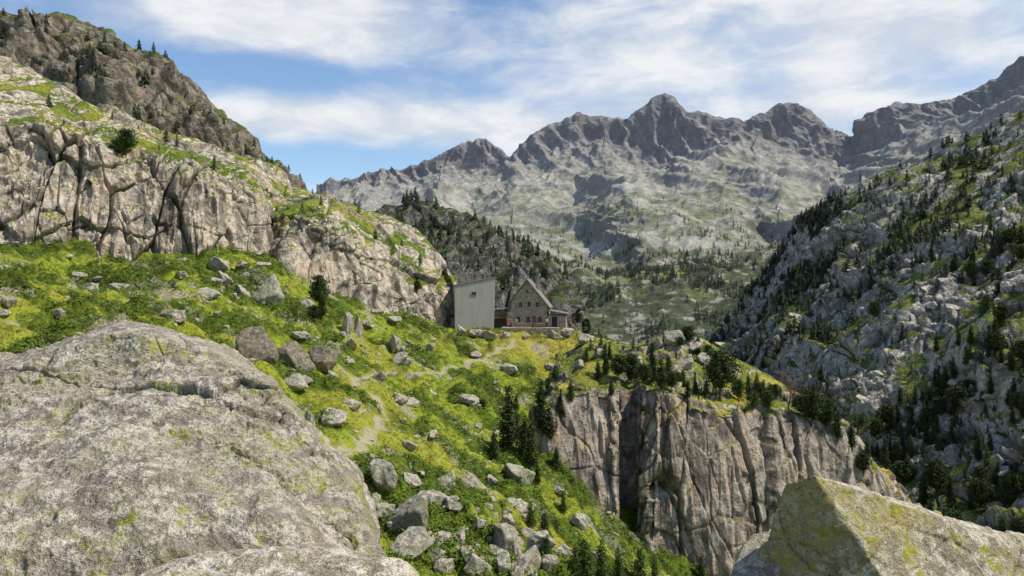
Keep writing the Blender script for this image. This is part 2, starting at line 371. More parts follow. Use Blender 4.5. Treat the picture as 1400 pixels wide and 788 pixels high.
def dknoll(Q,N,T):
    k=np.interp(T,[0,1,3,4],[1,1,.6,.6])
    cl=np.interp(T,[0,.90,1.08,4],[1,1,.12,.12])
    u,v=image_px(Q)
    f1,f2,c=worley(sc(warp(Q,10,.7,160,70),9.5,14,220),73)
    g1,g2,c2=worley(sc(warp(Q,6,.35,40,75),4.0,5,44),76)
    b1,b2,c4=worley(sc(warp(Q,12,2.0,8,67),10,12,11),69)
    j_1,j_2,c6=worley(sc(warp(Q,5,.6,5,85),3.2,3.4,4.2),86)
    fl=ridged(sc(warp(Q,6,.35,40,68),2.3,2.8,34),3,98)
    mk=sstep(-.15,.2,fbm(sc(Q,9,9,16),2,77))
    m3=sstep(.05,.3,fbm(sc(Q,12,12,10),2,87))
    e1=np.exp(-((f2-f1)/.018)**2);e2=np.exp(-((g2-g1)/.025)**2)*mk;e4=np.exp(-((b2-b1)/.016)**2);e6=np.exp(-((j_2-j_1)/.04)**2)*m3
    d=(ridged(sc(Q,34,34,60),2,78)-.7)*2
    d+=cl*((c-.5)*1.9-.9*e1+(c2-.5)*.6*mk-.28*e2+(c4-.5)*1.2-.22*e4+m3*(c6-.5)*.6-.18*e6+(fl-.8)*.32)
    h1,h2,c3=worley(sc(Q,5.0,5,4),79)
    j1,j2,c5=worley(sc(Q,2.4,2.4,1.8),82)
    out=np.clip(sstep(-.02,.14,fbm(sc(Q,10),2,83))+np.exp(-((u-925)/45)**2)*sstep(2.3,2.8,T),0,1)*sstep(1.0,1.2,T)
    d+=(1-cl)*((c3-.55)*1.4-.3*np.exp(-((h2-h1)/.12)**2)+out*((c5-.25)*2.0))
    d+=fbm(sc(Q,1.8,1.8,2.6),3,3)*.2
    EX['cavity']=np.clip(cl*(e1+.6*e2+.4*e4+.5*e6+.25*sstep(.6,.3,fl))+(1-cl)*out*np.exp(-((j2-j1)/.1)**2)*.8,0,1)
    EX['ledge']=-(1-cl)*out*.6+.25*(1-cl)*(T>1.0)
    rim=np.exp(-((T-1.0)/.22)**2)
    Q=Q+N*(d*k)[:,None]
    Q[:,2]+=rim*((c-.5)*2.2+(c2-.5)*1.3)
    return Q
kn_o,kn_Q,kn_N,kn_T=finish('rocky_knoll',P,T,m_cliff2,"broad granite knoll with sheer streaked cliff face","cliff",dknoll)

# ================================================================== ground sheet
cp=[W(*c) for c in [(-150,440,45),(-100,400,75),(0,470,50),(150,452,60),(300,470,62),(0,400,75),(150,392,85),(300,382,100),(400,402,112),(450,430,118),(520,440,128),(600,458,140),
 (0,362,92),(200,360,106),(350,335,120),(430,470,95),(400,540,65),(500,520,90),(600,515,112),(560,580,75),(470,610,52),(650,600,90),(520,700,40),(600,780,34),
 (650,700,58),(700,650,80),(740,625,100),(700,550,112),(740,540,125),(700,490,132),(620,452,146),(640,450,148),(700,450,148),(760,450,149),(800,455,151),(780,495,138),(850,476,151),(700,448,158),(640,448,158),(760,448,158),
 (760,780,62),(850,780,85),(900,810,90),(1000,840,100),(800,700,88),(300,700,25),(150,600,28),(1250,725,160),(1420,765,130),(1150,720,190)]]
cp+=[np.array(c,float) for c in [(0,0,-1.9),(-3,5,-2.8),(4,5,-4.8),(0,9,-5),(7,9,-8.5),(4,16,-10),(-5,18,-6.5),(12,20,-15),(25,35,-24),(45,60,-38),(60,90,-45),(-20,20,-4),(-25,35,-4.5),(0,-20,0),(-30,-20,3),(30,-20,-9),(14,4,-11),(30,5,-17),(60,20,-30),
  (-20,185,-18),(10,185,-24),(40,190,-38),(0,260,-52),(60,260,-58),(150,260,-58),(-60,230,-15),(110,100,-46),(160,160,-50),(-110,60,8),(-110,140,30),(80,300,-62),(-60,180,5)]]
cp=np.array(cp)
D=np.linalg.norm(cp[:,None,:2]-cp[None,:,:2],axis=-1);n=len(cp)
A=np.zeros((n+1,n+1));A[:n,:n]=D+np.eye(n)*-0.8;A[n,:n]=1;A[:n,n]=1
wgt=np.linalg.solve(A,np.r_[cp[:,2],0])
def ground_h(X,Y):
    z=np.full(X.shape,wgt[n])
    for k in range(n): z+=wgt[k]*np.sqrt((X-cp[k,0])**2+(Y-cp[k,1])**2+1.5)
    dx=np.maximum(np.maximum(-125-X,X-190),0);dy=np.maximum(np.maximum(-40-Y,Y-310),0)
    w=sstep(0,180,np.hypot(dx,dy)); return z*(1-w)+(-75)*w
# path centre line in metres
PATH=np.array([(-10.8,45.5),(-11.0,50.5),(-10.8,56),(-11.6,64),(-11.4,74),(-13.4,79),(-16.5,83),(-17.2,90),(-16.0,97),(-13,106),(-9,118),(-4,132),(1,142)],float)
def path_dist(x,y):
    P_=np.stack([x,y],-1);d=np.full(len(P_),99.)
    for a,b_ in zip(PATH[:-1],PATH[1:]):
        ab=b_-a;t=np.clip(((P_-a)@ab)/(ab@ab),0,1);d=np.minimum(d,np.linalg.norm(P_-(a+t[:,None]*ab),axis=1))
    return d
def axis(a,b,step,lim,gr=1.085):
    c=list(np.arange(a,b,step));s=step;x=a
    lo=[]
    while x>-lim: s*=gr;x-=s;lo.append(x)
    s=step;x=c[-1];hi=[]
    while x<lim: s*=gr;x+=s;hi.append(x)
    return np.array(lo[::-1]+c+hi)
ax=axis(-72,46,.27,9000);ay=axis(24,158,.32,9000)
X,Y=np.meshgrid(ax,ay,indexing='ij')
Z=ground_h(X,Y);Q=np.stack([X,Y,Z],-1).reshape(-1,3)
near=(1-sstep(200,600,np.hypot(Q[:,0],Q[:,1]-60)))*sstep(14,24,Q[:,1])
veg=fbm(sc(Q*[1,1,0],8),4,81)
pd=path_dist(Q[:,0]+fbm(sc(Q*[1,1,0],4),2,44)*1.2,Q[:,1]);pm=np.exp(-(pd/.65)**2)
open_=np.exp(-(pd/5.0)**2)*.22
shrub=sstep(-.08,.07,veg-open_)*(1-np.exp(-(pd/1.4)**2))
f1,f2,c=worley(sc(warp(Q*[1,1,0],3,.6,3,84),1.9)+[0,0,.5],83)
lump=np.clip(1-f1*1.25,0,1)
g1,g2,c2=worley(sc(Q*[1,1,0],.8)+[0,0,.5],86)
lump2=np.clip(1-g1*1.2,0,1)
clump=(lump*(.15+.85*c)*.7+lump2*.3)*shrub
flat=np.exp(-(((Q[:,0]-0)/9)**2+((Q[:,1]-150)/8)**2))
ter=ridged(sc(Q*[1,1,0],7,4,1),3,188)
Q[:,2]+=near*(((fbm(sc(Q*[1,1,0],9),3,88)*1.7+(ter-.7)*.85)*(1-flat)*(1-.5*np.exp(-(pd/2.5)**2)))+clump*1.4*(1-.7*flat)+fbm(sc(Q*[1,1,0],1.3),3,89)*.26*(1-.6*pm)-.25-.12*pm)
nax,nay=len(ax),len(ay)
m_ground,nt,b=new_mat('meadow_ground')
g=nt.new('ShaderNodeNewGeometry');pos=g.outputs['Position']
sp=nt.new('ShaderNodeSeparateXYZ');nt.l.new(g.outputs['Normal'],sp.inputs[0])
n1=nt.noise(pos,1/7,4,.6);n2=nt.noise(pos,.9,4,.68);n3=nt.noise(pos,3.2,3,.7);n0=nt.noise(pos,1/20,3,.5)
ca=nt.new('ShaderNodeAttribute',attribute_name='clump').outputs['Fac']
sa=nt.new('ShaderNodeAttribute',attribute_name='shrub').outputs['Fac']
pa=nt.new('ShaderNodeAttribute',attribute_name='trail').outputs['Fac']
gr=nt.mix(nt.ramp(n2,.40,.55),(.11,.145,.013),(.28,.32,.026))
gr=nt.mix(nt.ramp(n0,.48,.60,0,.6),gr,(.34,.32,.04))
gr=nt.mix(nt.ramp(n3,.51,.63,0,.75),gr,(.065,.082,.011))
sh=nt.mix(nt.ramp(ca,.05,.40),(.016,.024,.005),(.10,.15,.013))  # hollows between shrub clumps coloured dark as painted shade
sh=nt.mix(nt.ramp(n3,.52,.64,0,.75),sh,(.19,.245,.021))
sh=nt.mix(nt.ramp(n3,.46,.36,0,.75),sh,(.028,.042,.007))
c=nt.mix(sa,gr,sh)
yk=nt.math('MULTIPLY',nt.ramp(nt.new('ShaderNodeAttribute',attribute_name='dry').outputs['Fac'],.1,.9),nt.ramp(n2,.3,.6))
c=nt.mix(yk,c,(.40,.33,.06))
bare=nt.math('MULTIPLY',nt.ramp(nt.math('ADD',n1,nt.math('MULTIPLY',n3,.40)),.80,.84),nt.math('SUBTRACT',1.0,nt.math('MULTIPLY',sa,.6)))
c=nt.mix(bare,c,nt.mix(nt.ramp(n3,.4,.6),(.20,.165,.11),(.42,.375,.29)))
c=nt.mix(nt.math('MULTIPLY',nt.ramp(nt.math('ADD',pa,nt.math('MULTIPLY',nt.math('SUBTRACT',n3,.5),.9)),.30,.60),.8),c,(.42,.365,.25))
stp=nt.ramp(sp.outputs[2],.50,.30,0,.7)
c=nt.mix(stp,c,(.045,.05,.02))
nt.inp(b.inputs['Base Color'],c)
bump(nt,b,n3,.4)
dry=np.exp(-(((Q[:,0]-14)/22)**2+((Q[:,1]-146)/13)**2))
me=mk_mesh('ground',Q,grid_faces(nax,nay),[m_ground],attrs={'clump':clump,'shrub':shrub,'dry':dry,'trail':pm*.8})
gr_o=add('ground',me,"green alpine meadow with low shrubs and grass","ground",'structure')
print('terrain',time.time()-T0)

# ================================================================== ray helpers on finished terrain
bpy.context.view_layer.update()
dg=bpy.context.evaluated_depsgraph_get()
def look(u,v):
    d=Vector(((u-700)/FOC,1,(394-v)/FOC)).normalized()
    h,l,nn,i,o,_=scene.ray_cast(dg,Vector((0,0,0))+d*12,d)
    return (l,nn,o.name if o else None) if h else (None,None,None)
def drop(x,y):
    h,l,nn,i,o,_=scene.ray_cast(dg,Vector((x,y,1500)),Vector((0,0,-1)))
    return (l,nn,o.name) if h else (None,None,None)

# ================================================================== rocks
def ico(sub):
    bm=bmesh.new();bmesh.ops.create_icosphere(bm,subdivisions=sub,radius=1)
    V=np.array([v.co[:] for v in bm.verts]);Fc=np.array([[v.index for v in f.verts] for f in bm.faces]);bm.free();return V,Fc
def hull_planes(pts):
    bm=bmesh.new()
    for p in pts:bm.verts.new(p)
    r=bmesh.ops.convex_hull(bm,input=bm.verts)
    bm.normal_update();cen=np.mean(np.array(pts),0);N=[];H=[]
    for f in bm.faces:
        nn=np.array(f.normal);h=np.dot(nn,np.array(f.verts[0].co)-cen)
        if h<0:nn=-nn;h=-h
        N.append(nn);H.append(max(h,1e-3))
    bm.free();return cen,np.array(N),np.array(H)
def star_rock(N,H,sub,soft):
    V,Fc=ico(sub);inv=np.maximum(V@N.T/H[None,:],1e-4)
    mx=inv.max(1,keepdims=True)
    r=1/(mx[:,0]*np.sum((inv/mx)**soft,axis=1)**(1/soft))
    return V*r[:,None],V,Fc
def granite(name,cs,lich=(.30,.29,.10),lamt=.6,S=1.0,specks=.6,hot=(.40,.37,.03),bd=.16,flatl=.12,bscale=1.0):
    m,nt,b=new_mat(name,.92)
    tc=nt.new('ShaderNodeTexCoord');pos=tc.outputs['Object']
    gg=nt.new('ShaderNodeNewGeometry');sp=nt.new('ShaderNodeSeparateXYZ');nt.l.new(gg.outputs['Normal'],sp.inputs[0])
    if S>1.5: pos=gg.outputs['Position']
    n1=nt.noise(pos,.8/S,5,.62);n2=nt.noise(pos,6/S,6,.72);n3=nt.noise(pos,42/S,3,.75);n4=nt.noise(pos,150/S,1,.7)
    c=nt.mix(nt.ramp(n1,.38,.58),cs[0],cs[1]);c=nt.mix(nt.ramp(n2,.45,.58),c,cs[2])
    c=nt.mix(nt.ramp(n3,.50,.60,0,specks),c,tuple(x*.28 for x in cs[0]))
    c=nt.mix(nt.ramp(n4,.56,.66,0,.6),c,tuple(min(.75,x*1.4) for x in cs[2]))
    bm_=nt.math('MULTIPLY',nt.ramp(nt.noise(pos,17/S,3,.6),.57,.63),nt.ramp(n1,.44,.58))
    c=nt.mix(nt.math('MULTIPLY',bm_,.75),c,(.055,.05,.036))
    fac=nt.ramp(sp.outputs[2],.88,.50,flatl,1.0)
    ln=nt.math('MULTIPLY',nt.ramp(nt.noise(pos,.8/S,4,.7),.42,.54),nt.ramp(n3,.60,.42))
    ln=nt.math('MULTIPLY',ln,fac)
    c=nt.mix(nt.math('MULTIPLY',ln,lamt),c,lich)
    ln2=nt.math('MULTIPLY',nt.ramp(nt.noise(pos,3.1/S,4,.75),.55,.61),nt.ramp(n3,.38,.48))
    ln2=nt.math('MULTIPLY',ln2,fac)
    c=nt.mix(nt.math('MULTIPLY',ln2,lamt),c,hot)
    nt.inp(b.inputs['Base Color'],c)
    h=nt.math('ADD',nt.math('MULTIPLY',n2,.8),nt.math('MULTIPLY',n3,.22))
    bump(nt,b,h,bd*S,1.0)
    return m
m_gr_a=granite('lichened_granite',((.27,.215,.155),(.48,.405,.305),(.72,.64,.51)),lich=(.24,.235,.055),lamt=.85,hot=(.38,.40,.04),bd=.15,flatl=.25,specks=.6)
m_gr_b=granite('yellow_granite',((.32,.26,.155),(.54,.455,.30),(.78,.70,.55)),lich=(.40,.32,.06),lamt=.9,bd=.13,flatl=.0,specks=.6)
m_rock=granite('meadow_boulder_granite',((.20,.17,.128),(.38,.33,.257),(.59,.53,.435)),lich=(.22,.22,.09),lamt=.35,S=2.2,specks=.45,bd=.12)
m_rock_dark=granite('brown_boulder_granite',((.13,.105,.078),(.22,.185,.14),(.34,.295,.23)),lich=(.16,.15,.06),lamt=.35,S=2.2,specks=.45,bd=.12)

def seg_dist(P,a,b):
    ab=b-a;t=np.clip(((P-a)@ab)/(ab@ab),0,1);return np.linalg.norm(P-(a+t[:,None]*ab),axis=1)
def crackd(Pw,cracks):
    d=0
    wob=Pw+np.stack([fbm(sc(Pw,.3),3,5),0*Pw[:,0],fbm(sc(Pw,.3),3,6)],-1)*.12
    for (pl,wd,dp) in cracks:
        q=[W(*p) for p in pl];dd=np.full(len(Pw),9.)
        for a,b_ in zip(q[:-1],q[1:]): dd=np.minimum(dd,seg_dist(wob*[1,.35,1],a*[1,.35,1],b_*[1,.35,1]))
        d=d-dp*np.exp(-(dd/wd)**2)
    return d
def faceted_rock(name,pts,vox,mat,label,amp=1.0,cracks=()):
    pts=[W(*p) for p in pts];cen=np.mean(pts,0)
    bm=bmesh.new()
    for p in pts:bm.verts.new(p-cen)
    r=bmesh.ops.convex_hull(bm,input=bm.verts)
    bmesh.ops.delete(bm,geom=[v for v in bm.verts if not v.link_faces],context='VERTS')
    bmesh.ops.recalc_face_normals(bm,faces=bm.faces)
    t_=bpy.data.meshes.new('t');bm.to_mesh(t_);bm.free()
    o=bpy.data.objects.new('t',t_);COL.objects.link(o)
    md=o.modifiers.new('r','REMESH');md.mode='VOXEL';md.voxel_size=vox
    bpy.context.view_layer.update();nm=bpy.data.meshes.new_from_object(o.evaluated_get(bpy.context.evaluated_depsgraph_get()))
    bpy.data.objects.remove(o)
    n_=len(nm.vertices);V=np.zeros(n_*3);nm.vertices.foreach_get('co',V);V=V.reshape(-1,3);Nn=np.array([v.normal[:] for v in nm.vertices])
    Pw=V+cen
    f1,f2,c=worley(sc(warp(Pw,1,.2,1,90),1.5,1.5,.8),91);g1,g2,c2=worley(sc(warp(Pw,.4,.06,.4,90),.55,.55,.35),94)
    d=(c-.5)*.12-.06*np.exp(-((f2-f1)/.02)**2)+(c2-.5)*.06-.02*np.exp(-((g2-g1)/.04)**2)+fbm(sc(Pw,.3),5,97,.6)*.03
    V=V+Nn*(d*amp+(crackd(Pw,cracks) if cracks else 0))[:,None]
    nm.vertices.foreach_set('co',V.ravel());nm.materials.clear();nm.materials.append(mat)
    nm.polygons.foreach_set('use_smooth',np.ones(len(nm.polygons),bool));nm.update();nm.name=name
    return add(name,nm,label,'boulder',loc=cen)
# great domed boulder
sil=[(-300,600,10),(-120,540,9.6),(0,497,9.5),(30,492,9.5),(62,484,9.4),(90,474,9.35),(112,468,9.3),(130,460,9.25),(155,454,9.2),(200,452,9.2),(235,458,9.1),(262,467,9.0),(300,483,8.9),(322,493,8.8),(345,508,8.6),(372,530,8.4),(395,556,8.2),(410,574,8.1),(430,603,7.9),(440,620,7.8),(458,642,7.6),(480,662,7.5),(492,682,7.3),(503,704,7.1),(511,728,6.9),(516,760,6.6),(522,820,6.4),(535,1000,6.2),(560,1300,6.2)]
BR=[[(-300,1250,4.8),(560,1500,5.6)],
    [(-300,800,5.1),(0,790,5.1),(200,790,5.2),(400,830,5.4),(500,950,5.6),(560,1450,5.8)],
    [(-300,660,6.8),(0,625,6.9),(100,600,7.1),(200,592,7.2),(350,645,6.8),(430,730,6.3),(500,850,5.9),(520,960,5.9),(560,1400,5.9)],
    [(-300,640,8.6),(-120,580,8.6),(0,540,8.6),(110,507,8.6),(200,495,8.5),(300,525,8.2),(350,555,7.9),(400,612,7.5),(450,680,7.0),(490,733,6.6),(510,790,6.3),(522,880,6.1),(560,1350,6)],
    sil,[(u,v+30,Y+1.6) for u,v,Y in sil],[(u,v+350,Y+3.2) for u,v,Y in sil]]
P,T=loft(BR,[30,170,170,90,50,14],-300,560,860,.9)
cenB=np.array([-2.5,7.5,-1.5])
def dbould(Q,N,T):
    k=np.interp(T,[0,3.3,4,4.5,6],[1,1,.35,.6,1])
    f1,f2,c=worley(sc(warp(Q,1,.3,1,92),1.15,1.3,.55),91);g1,g2,c2=worley(sc(warp(Q,.5,.08,.5,93),.42,.42,.20),94)
    top=np.interp(T,[0,1.8,2.5,6],[0,0,1,1])
    pt=sstep(-.25,.15,fbm(sc(Q,1.5),2,96))
    d=fbm(sc(Q,2.2),3,95)*.24+top*((c-.5)*.11-.03*np.exp(-((f2-f1)/.022)**2)+pt*((c2-.5)*.06-.02*np.exp(-((g2-g1)/.05)**2)))+fbm(sc(Q,.5),5,97,.62)*.06+ridged(sc(Q,.25),3,99)*.022
    d=d+crackd(Q,[([(235,620,6.9),(215,650,6.6),(185,700,6.1),(150,750,5.6),(120,800,5.2)],.025,.10),([(60,545,8.2),(110,535,8.2),(170,525,8.3),(240,532,8.2),(330,550,8.0),(390,600,8.0)],.02,.06),([(300,600,7.1),(345,650,6.8),(400,700,6.5),(430,760,6.2)],.022,.06)])
    return Q+N*(d*k)[:,None]-cenB
bo,_,_,_=finish('boulder',P,T,m_gr_a,"huge domed pale granite boulder mottled with lichen","boulder",dbould,None)
bo.location=cenB
# slab under the viewpoint
sil=[(100,900,3.9),(170,815,4.1),(200,791,4.25),(235,773,4.35),(280,760,4.45),(330,753,4.5),(380,753,4.5),(420,755,4.5),(470,762,4.45),(520,774,4.4),(555,788,4.3),(590,830,4.1),(650,1000,4)]
SR=[[(u,v+420,Y-1.0) for u,v,Y in sil],[(u,v+110,Y-.7) for u,v,Y in sil],[(u,v+26,Y-.25) for u,v,Y in sil],sil,[(u,v+30,Y+.5) for u,v,Y in sil],[(u,v+400,Y+.9) for u,v,Y in sil]]
P,T=loft(SR,[20,60,60,40,16],100,650,420,.9)
cenS=np.array([-1.2,4,-1.5])
def dslab(Q,N,T):
    return Q+N*((fbm(sc(Q,.6),5,197,.6)*.05+fbm(sc(Q,.12),3,199)*.008)*np.interp(T,[0,2.4,3,3.5],[1,1,.5,1]))[:,None]-cenS
so_,_,_,_=finish('rock_slab',P,T,m_gr_b,"flat pale yellowish granite slab speckled with lichen","rock",dslab,None);so_.location=cenS
faceted_rock('boulder',[(1074,662,9.35),(1113,649,9.2),(1290,700,9.9),(1410,736,10.4),(1600,815,10.4),(1046,735,9.5),(1030,800,9.6),(1005,1000,9.8),(1215,800,8.9),(1235,1000,8.8),(1400,832,9.7),(1600,960,9.9),
   (1255,1300,8.8),(1600,1400,9.8),(985,1300,9.8),(1130,800,11.5),(1400,860,12.5),(1600,950,12),(1050,1100,11),(1500,1100,12)],.022,m_gr_b,"angular granite boulder with yellow lichen on its shaded face",.5,
   cracks=[([(1120,690,9.1),(1110,740,9.1),(1090,800,9.2)],.02,.06),([(1230,700,9.5),(1280,760,9.4),(1310,800,9.4)],.02,.05),([(1060,700,9.3),(1110,712,9.15),(1165,745,9.0)],.018,.05)])
faceted_rock('boulder',[(1000,792,9.4),(1010,760,9.8),(1028,730,10),(1052,724,10),(1066,760,9.5),(1060,820,9),(996,850,9.5),(1030,760,10.8),(996,1100,9.5),(1066,1100,9.5),(1040,1100,11)],.03,m_gr_a,"small grey granite boulder leaning beside larger one",.3)

ROCKS=[]
for k in range(10):
    r=random.Random(300+k);pts=[]
    sx,sy,sz=r.uniform(.85,1.1),r.uniform(.7,1),r.uniform(.5,.85)
    for _ in range(12+k%5):
        v=Vector((r.gauss(0,1),r.gauss(0,1),r.gauss(0,1))).normalized();pts.append((v.x*sx,v.y*sy,v.z*sz))
    cen,N,H=hull_planes(pts);V,Dn,Fc=star_rock(N,H,5,110)
    V=V+Dn*(fbm(sc(V+k*9,.45),4,110+k)*.09)[:,None]
    V/= (V[:,0].max()-V[:,0].min());V[:,2]/=(V[:,2].max()-V[:,2].min());V[:,2]-=V[:,2].min()
    V[:,:2]-=(V[:,:2].max(0)+V[:,:2].min(0))/2
    ROCKS.append(mk_mesh('boulder_mesh',V,Fc,[m_rock]))
DARK=[]
for k in (3,4,7,8):
    d_=ROCKS[k].copy();d_.materials.clear();d_.materials.append(m_rock_dark);DARK.append(d_)
rock_labels={'a':"grey granite boulder resting in the green meadow",'b':"pale granite block half buried in scree and grass"}
nrock=0
def put_rock(p,w,h,label,rot=None,tilt=.15,k=None,group="boulders scattered over the meadow",me=None):
    global nrock
    me=me or ROCKS[(nrock if k is None else k)%10];nrock+=1
    o=add('boulder',me,label,'boulder',group=group)
    o.location=(p[0],p[1],p[2]-h*.36);o.scale=(w,w*random.uniform(.7,1.1),h*1.36)
    o.rotation_euler=(random.uniform(-tilt,tilt),random.uniform(-tilt,tilt),random.uniform(0,6.28) if rot is None else rot)
RK=[(366,416,44,40,"squarish pale granite block standing on the slope",.1),(350,492,60,44,"squat brown granite boulder in the meadow",.15),(405,508,58,40,"rounded brown granite boulder in the meadow",.12),(440,503,40,30,"brownish grey granite boulder beside larger ones",.12),
 (402,532,44,20,"low flat granite boulder in grass",.1),(238,440,34,14,0,.1),(80,436,18,12,0,.2),(12,420,30,14,0,.2),(128,402,20,14,0,.2),(475,462,16,34,"narrow upright granite pillar stone",.1),(490,460,14,30,"narrow upright granite pillar stone",.1),
 (306,392,50,20,0,.2),(300,372,30,18,0,.2),(330,408,26,16,0,.2),(286,408,30,14,0,.2),(545,498,26,14,0,.2),(552,500,20,10,0,.2),(545,552,30,12,0,.2),(640,553,24,12,0,.2),(693,513,26,14,0,.2),(540,478,24,16,0,.2),(537,478,30,20,0,.2),
 (520,668,46,36,"pale granite boulder among shrubs",.15),(560,665,30,16,0,.2),(608,668,32,24,"flat topped pale granite block",.15),(550,722,66,50,"large split granite boulder among shrubs",.2),(590,690,40,16,0,.2),(512,690,22,14,0,.2),(562,760,30,18,0,.2),
 (692,748,42,32,"pale granite block in scree",.2),(650,785,46,26,"pale granite block in scree",.2),(722,786,58,34,"large pale granite block in scree",.2),(700,722,22,18,0,.2),(628,748,28,22,0,.2),(600,770,34,16,0,.2),(655,720,22,12,0,.2),(690,780,28,22,0,.2),(740,750,26,16,0,.2),(770,760,22,14,0,.2),
 (620,700,24,12,0,.2),(585,740,26,12,0,.2),(675,690,18,12,0,.2),(700,655,30,18,0,.2),(715,662,30,22,0,.2),(640,610,14,8,0,.2),(590,600,18,10,0,.2),(480,560,24,12,0,.2),(450,580,20,12,0,.2),(790,720,26,16,0,.2),(815,770,20,14,0,.2),
 (425,590,26,30,0,.2),(455,520,20,12,0,.2),(590,480,16,8,0,.2),(650,490,16,8,0,.2),(480,475,22,12,0,.2),(560,520,14,8,0,.2),
 (610,785,30,20,0,.2),(640,765,26,18,0,.2),(720,740,24,16,0,.2),(750,780,30,20,0,.2),(705,765,26,20,0,.2),
 (895,478,26,16,"pale granite block on the knoll",.2),(920,472,30,18,"pale granite block on the knoll",.2),(945,482,34,20,"pale granite block on the knoll",.2),(965,500,26,16,"pale granite block on the knoll",.2),(935,505,24,14,"pale granite block on the knoll",.2),(870,500,22,12,"pale granite block on the knoll",.2),(820,490,22,12,"pale granite block on the knoll",.2),(1000,520,26,14,"pale granite block on the knoll",.2),(1040,540,24,14,"pale granite block on the knoll",.2),(790,505,20,12,"pale granite block on the knoll",.2)]
for i,(u,v,w,h,lab,tl) in enumerate(RK):
    l,nn,on=look(u,v-2)
    if l is None: continue
    s=l.y/FOC
    put_rock(l,w*s,h*s,lab or rock_labels['a'],tilt=tl,me=DARK[i] if i in (1,2,3) else None)
cnt=0;tries=0
small=[]
while tries<11000:
    tries+=1
    x=random.uniform(-75,22);y=random.uniform(28,142)
    dens=.11
    u,v=image_px(np.array([x,y,ground_h(np.array([x]),np.array([y]))[0]]))
    dens+=.75*math.exp(-(((u-655)/85)**2+((v-745)/50)**2))
    dens+=.8*math.exp(-(((u-305)/45)**2+((v-395)/22)**2))+.35*math.exp(-(((u-60)/80)**2+((v-410)/20)**2))
    dens+=.4*math.exp(-(((u-540)/40)**2+((v-500)/20)**2))+.4*math.exp(-(((u-450)/60)**2+((v-470)/25)**2))
    if random.random()>dens: continue
    l,nn,on=drop(x,y)
    if on!='ground': continue
    w=.35+random.random()**3.8*2.0
    if w>.62 and cnt<200:
        cnt+=1;put_rock(l,w,w*random.uniform(.25,.55),rock_labels['b' if (u>560 and v>640) else 'a'])
    else: small.append((l,min(w,.9)*.85))
Vi,Fi=ico(2)
def merge_stones(lst,name,label,mat):
    VV=[];FF=[];off=0
    for l,w in lst:
        V=Vi*(1+.12*rng.standard_normal((len(Vi),1)));V=np.clip(V,-.75,.75);V=V*np.array([w*.55,w*rng.uniform(.35,.55),w*.36]);a=rng.uniform(0,6.28)
        V=V@np.array([[math.cos(a),math.sin(a),0],[-math.sin(a),math.cos(a),0],[0,0,1]]);VV.append(V+np.array(l));FF.append(Fi+off);off+=len(Vi)
    add(name,mk_mesh(name,np.concatenate(VV),np.concatenate(FF),[mat],smooth=False),label,"stones",'stuff')
merge_stones(small[:3200],'scree',"small pale stones strewn through the grass",m_rock)

# ================================================================== vegetation
def leaf_mat(name,a,b_,c_,dscale=1.5):
    m,nt,b=new_mat(name,.75)
    g=nt.new('ShaderNodeNewGeometry')
    n=nt.noise(g.outputs['Position'],dscale,2,.6)
    c=nt.mix(nt.ramp(n,.35,.65),a,b_)
    c=nt.mix(nt.math('MULTIPLY',g.outputs['Random Per Island'],.55),c,c_)
    nt.inp(b.inputs['Base Color'],c)
    b.inputs['Specular IOR Level'].default_value=.15
    return m
m_needle=leaf_mat('pine_needles',(.020,.034,.012),(.048,.072,.018),(.07,.10,.026))
m_needle2=leaf_mat('bright_pine_needles',(.035,.058,.014),(.08,.12,.024),(.12,.165,.035))
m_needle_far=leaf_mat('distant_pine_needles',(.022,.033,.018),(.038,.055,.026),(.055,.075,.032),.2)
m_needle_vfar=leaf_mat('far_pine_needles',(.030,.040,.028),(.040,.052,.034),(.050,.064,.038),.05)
m_bark=flat_mat('pine_bark',(.13,.10,.075),var=.4,scale=8)
m_dead=flat_mat('dead_wood',(.24,.15,.12),var=.35,scale=8)
m_grass=leaf_mat('grass_blades',(.14,.18,.015),(.28,.32,.028),(.36,.37,.055),.6)
m_shrub=leaf_mat('shrub_leaves',(.036,.062,.007),(.105,.16,.013),(.19,.25,.024),.8)

def tube(path,radii,sides=6):
    V=[];Fc=[]
    for k,(p,r) in enumerate(zip(path,radii)):
        p=np.array(p,float);d=np.array(path[min(k+1,len(path)-1)],float)-np.array(path[max(k-1,0)],float);d/=np.linalg.norm(d)+1e-9
        a=np.cross(d,[0.3,1,.2]);a/=np.linalg.norm(a)+1e-9;b=np.cross(d,a)
        for s in range(sides):
            t=2*math.pi*s/sides;V.append(p+r*(math.cos(t)*a+math.sin(t)*b))
    for k in range(len(path)-1):
        for s in range(sides):
            s2=(s+1)%sides;Fc.append((k*sides+s,k*sides+s2,(k+1)*sides+s2,(k+1)*sides+s))
    return np.array(V),np.array(Fc)
def join(parts):
    V=[];Fc=[];o=0
    for v,f in parts: V.append(v);Fc.append(f+o);o+=len(v)
    return np.concatenate(V),np.concatenate(Fc)
def clump_tris(c,size,n,r):
    V=[];Fc=[]
    for k in range(n):
        o=r.standard_normal(3)*size*.45;a=r.standard_normal(3);a/=np.linalg.norm(a);a[2]=a[2]*.5+.25
        b=np.cross(a,r.standard_normal(3));b/=np.linalg.norm(b)+1e-9
        L=size*r.uniform(.5,1.0);Wd=size*r.uniform(.16,.30);p=c+o
        V+= [p-a*L*.5, p+b*Wd, p+a*L*.5, p-b*Wd];Fc.append([4*k,4*k+1,4*k+2,4*k+3])
    return np.array(V),np.array(Fc)
